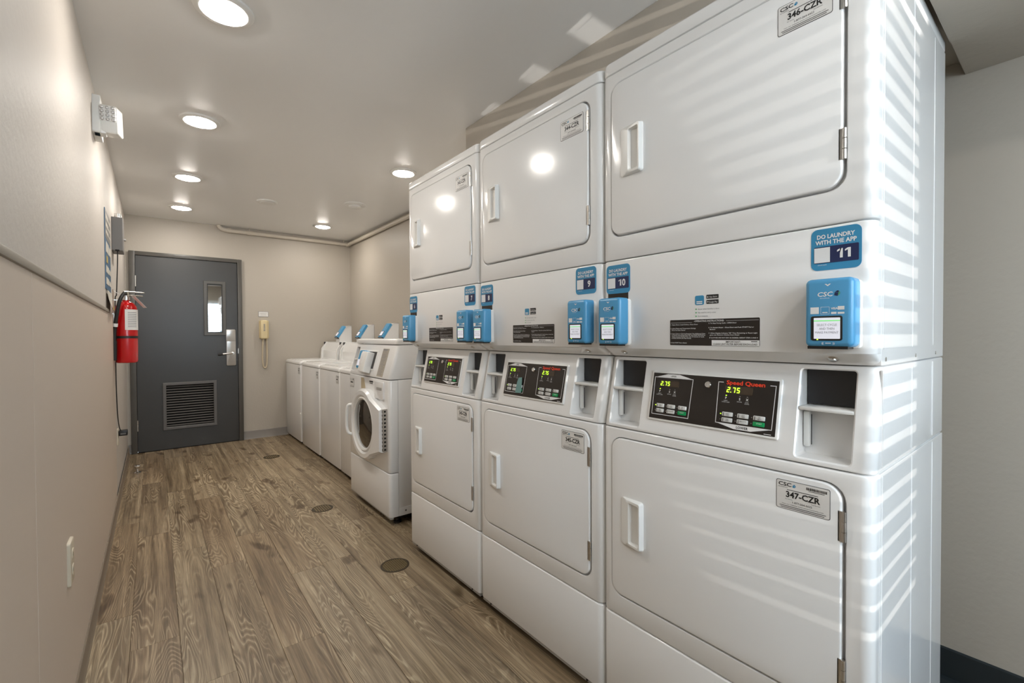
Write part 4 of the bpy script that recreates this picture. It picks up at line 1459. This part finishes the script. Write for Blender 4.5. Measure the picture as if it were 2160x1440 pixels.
# grey box with cable
gb = empty('alarm_box', (XL, 4.12, 1.77))
tag(gb, 'grey metal box mounted high on the aisle wall with a cable below', 'electrical box')
obj('box_body', box(0.0, 0.058, 0.0, 0.20, 0.0, 0.228, 0.002, 1), GREYBOX, gb)
obj('knockout', box(0.018, 0.040, -0.001, 0.02, -0.002, 0.006), DARK, gb)
bm = bmesh.new(); add_cyl(bm, (0.032, 0.06, 0.226), (0.032, 0.06, 0.262), 0.020, n=16); add_cyl(bm, (0.032, 0.06, 0.226), (0.032, 0.06, 0.236), 0.026, n=6); obj('conduit_nut', bm, CHROME, gb)
obj('key_switch', cyl((0.057, 0.15, 0.10), (0.070, 0.15, 0.10), 0.009), STEEL, gb)
bm = bmesh.new()
add_tube(bm, spline([(0.030, 0.02, 0.003), (0.028, 0.015, -0.10), (0.024, 0.02, -0.20), (0.020, 0.02, -0.30), (0.012, 0.02, -0.36), (0.010, 0.03, -0.75), (0.010, 0.04, -0.95), (0.012, 0.10, -1.15), (0.016, 0.20, -1.25), (0.022, 0.25, -1.275)]), 0.0032, 8)
obj('power_cable', bm, RUBBER, gb)

# wall outlet and black adapter
ol = tag(empty('wall_outlet', (XL, 4.37, 0.45)), 'white outlet plate low on the aisle wall beside the door', 'outlet')
obj('cover_plate', slab(-0.036, 0.036, -0.058, 0.058, 0.005, -0.007, 0.0, 0.003, '+x'), OUTLET, ol)
obj('socket', slab(-0.017, 0.017, -0.046, -0.006, 0.008, -0.009, -0.005, 0.001, '+x'), OUTLET, ol)
ad = tag(empty('power_adapter', (XL + 0.009, 4.37, 0.478)), 'small black plug-in adapter in the outlet beside the door', 'adapter')
obj('case', box(0.0, 0.050, -0.028, 0.028, -0.020, 0.018, 0.004, 2), RUBBER, ad)
obj('label_plate', box(0.010, 0.040, -0.0292, -0.027, -0.010, 0.000), GREYBOX, ad)

ol2 = tag(empty('wall_outlet', (XL + 0.006, 1.915, 0.494)), 'ivory outlet plate low on the taupe wainscot panel', 'outlet')
obj('cover_plate', slab(-0.037, 0.037, -0.066, 0.066, 0.006, -0.009, 0.0, 0.005, '+x'), OUTLET, ol2)
for zz in (-0.024, 0.024):
    sk = obj('socket', slab(-0.017, 0.017, zz - 0.015, zz + 0.015, 0.010, -0.0105, -0.006, 0.001, '+x'), OUTLET, ol2)
    obj('slots', box(0.0102, 0.0108, -0.008, -0.005, zz - 0.005, zz + 0.006), DARK, sk)

# fire extinguisher
fe = tag(empty('fire_extinguisher', (XL + 0.071, 4.10, 1.0)), 'red fire extinguisher with a black hose hung on the aisle wall', 'fire extinguisher')
bm = bmesh.new()
lathe(bm, [(0.0, 0.0), (0.052, 0.0), (0.059, 0.006), (0.061, 0.02), (0.061, 0.355), (0.057, 0.385), (0.044, 0.408), (0.028, 0.418), (0.020, 0.422), (0.020, 0.432)], (0, 0, 0), 'z', 36)
obj('cylinder', bm, RED, fe)
bm = bmesh.new()
lathe(bm, [(0.022, 0.430), (0.022, 0.452), (0.016, 0.456), (0.016, 0.490), (0.0, 0.492)], (0, 0, 0), 'z', 18)
obj('valve', bm, CHROME, fe)
bm = bmesh.new()
add_box(bm, -0.010, 0.010, -0.016, 0.110, 0.486, 0.492, 0.002, 1)
add_box(bm, -0.010, 0.010, 0.0, 0.100, 0.462, 0.468, 0.002, 1)
lv_ = obj('squeeze_lever', bm, STEEL, fe, None, (0, 0, math.radians(-60)))
bm = bmesh.new(); add_tube(bm, spline([(0.0, -0.016, 0.470), (-0.006, -0.056, 0.475), (-0.028, -0.082, 0.425), (-0.045, -0.078, 0.33), (-0.058, -0.062, 0.22), (-0.060, -0.058, 0.14)]), 0.0105, 12); ho = obj('hose', bm, RUBBER, fe)
bm = bmesh.new(); add_cyl(bm, (-0.060, -0.060, 0.15), (-0.060, -0.060, 0.02), 0.013, 0.011, 14); obj('nozzle', bm, RUBBER, ho)
bm = bmesh.new(); add_cyl(bm, (-0.0525, -0.070, 0.268), (-0.0545, -0.067, 0.246), 0.013, n=14); obj('hose_clip', bm, WHITE_INK, ho)
bm = bmesh.new()
nseg = 16
a0, a1 = math.radians(-95), math.radians(10)
r0, r1 = 0.0613, 0.0622
lb = []
for z in (0.225, 0.365):
    lb.append([(r1 * math.cos(a0 + (a1 - a0) * i / nseg), r1 * math.sin(a0 + (a1 - a0) * i / nseg), z) for i in range(nseg + 1)] + [(r0 * math.cos(a1 - (a1 - a0) * i / nseg), r0 * math.sin(a1 - (a1 - a0) * i / nseg), z) for i in range(nseg + 1)])
loops_loft(bm, lb)
lab = obj('instruction_label', bm, LABEL, fe)
bm = bmesh.new()
for j in range(9):
    z = 0.245 + j * 0.012
    pts0 = [(0.0625 * math.cos(t), 0.0625 * math.sin(t), z) for t in [a0 + 0.25 + 0.9 * i / 8 for i in range(9)]]
    pts1 = [(x, y, z + 0.004) for x, y, _ in pts0]
    loops_loft(bm, [pts0, pts1], False, False, False)
obj('lettering', bm, GREY_INK, lab)
bm = bmesh.new()
lathe(bm, [(0.0615, 0.168), (0.0632, 0.168), (0.0632, 0.184), (0.0615, 0.184)], (0, 0, 0), 'z', 36)
obj('strap', bm, RUBBER, fe)
bm = bmesh.new()
add_box(bm, -0.071, -0.060, -0.03, 0.03, 0.10, 0.34)
add_box(bm, -0.071, -0.030, -0.012, 0.012, 0.425, 0.432)
obj('wall_bracket', bm, STEEL, fe)
bm = bmesh.new()
add_box(bm, -0.0005, 0.0005, -0.022, 0.022, -0.11, 0.0)
obj('inspection_tag', bm, LABEL, fe, (0.035, -0.035, 0.462), (math.radians(0), math.radians(-42), math.radians(25)))
bm = bmesh.new(); add_tube(bm, spline([(0.0, 0.0, 0.45), (-0.02, -0.03, 0.465), (-0.045, -0.03, 0.475), (-0.069, -0.02, 0.50)]), 0.0015, 6); obj('safety_seal', bm, WHITE_INK, fe)

# ------------------------------------------------------------------ end wall: phone and plate
ph = tag(empty('wall_phone', (1.006, YF, 1.25)), 'ivory wall telephone with a hanging looped cord', 'telephone')
bm = slab(-0.047, 0.050, -0.100, 0.110, 0.012, -0.030, 0.0, 0.006, '-y')
obj('wall_base', bm, IVORY, ph)
bm = slab(-0.042, 0.030, -0.104, 0.114, 0.014, -0.072, -0.028, 0.012, '-y', seg=3)
hs_ = obj('handset', bm, IVORY, ph)
bm = bmesh.new()
for q in range(6):
    slab(-0.012, 0.006, -0.01 + q * 0.014, -0.01 + q * 0.014 + 0.008, 0.002, -0.0735, -0.070, 0, '-y', 2, bm)
obj('keypad', bm, GREY_INK, hs_)
bm = bmesh.new()
add_tube(bm, spline([(-0.012, -0.045, -0.10), (-0.018, -0.040, -0.20), (-0.020, -0.035, -0.33), (-0.012, -0.032, -0.415), (0.006, -0.030, -0.44), (0.024, -0.028, -0.41), (0.030, -0.024, -0.30), (0.030, -0.020, -0.20), (0.028, -0.018, -0.09)]), 0.0085, 10)
obj('cord', bm, CORD, ph)
sg = tag(empty('notice_plate', (1.006, YF, 1.434)), 'small white framed notice plate above the wall telephone', 'sign')
obj('frame', slab(-0.052, 0.052, -0.031, 0.031, 0.002, -0.004, 0.0, 0.001, '-y'), GREY_INK, sg)
obj('plate', slab(-0.048, 0.048, -0.027, 0.027, 0.001, -0.005, -0.001, 0, '-y'), LABEL, sg)
bm = bmesh.new(); flat(-0.036, 0.036, 0.008, 0.011, -0.0055, bm, '-y'); flat(-0.030, 0.030, -0.004, -0.001, -0.0055, bm, '-y'); flat(-0.034, 0.034, -0.016, -0.013, -0.0055, bm, '-y'); obj('lettering', bm, LIP, sg)

# ------------------------------------------------------------------ floor fittings


def drain(x, y, r, label, grid):
    t = tag(empty('floor_drain', (x, y, 0)), label, 'floor drain', 'round floor drains')
    bm = bmesh.new(); lathe(bm, [(r, 0.0), (r, 0.0016), (r * 0.90, 0.0020), (r * 0.88, 0.0008)], (0, 0, 0), 'z', 40); obj('rim', bm, RIMB, t)
    bm = bmesh.new(); lathe(bm, [(r * 0.95, 0.0002), (r * 0.94, 0.0006), (0.0, 0.0006)], (0, 0, 0), 'z', 40); obj('sump', bm, DARK, t)
    nb = 9 if not grid else 13
    for i in range(nb):
        u = -0.86 + 1.72 * i / (nb - 1)
        l = math.sqrt(max(0, 0.86 ** 2 - u * u)) * r
        if l < 0.004:
            continue
        obj('bar', box(u * r - r * (0.024 if grid else 0.05), u * r + r * (0.024 if grid else 0.05), -l, l, 0.0006, 0.0020), BRASS, t)
        if grid:
            obj('cross_bar', box(-l, l, u * r - r * 0.024, u * r + r * 0.024, 0.0006, 0.0019), BRASS, t)


drain(0.957, 2.192, 0.072, 'round brass floor drain with a fine grid beside the dryers', True)
drain(0.890, 3.228, 0.068, 'round slotted brass floor drain in front of the front-loading washer', False)
drain(0.891, 4.931, 0.072, 'round slotted floor drain near the corner washer and the door', False)

dsx = tag(empty('door_stop', (-0.125, 5.089, 0)), 'small metal door stop standing on the floor by the aisle wall', 'door stop')
bm = bmesh.new(); lathe(bm, [(0.026, 0.0), (0.026, 0.004), (0.012, 0.012), (0.009, 0.030), (0.010, 0.040)], (0, 0, 0), 'z', 20); obj('base', bm, CHROME, dsx)
bm = bmesh.new(); lathe(bm, [(0.010, 0.040), (0.019, 0.046), (0.021, 0.058), (0.017, 0.066), (0.0, 0.068)], (0, 0, 0), 'z', 20); obj('knob', bm, CHROME, dsx)
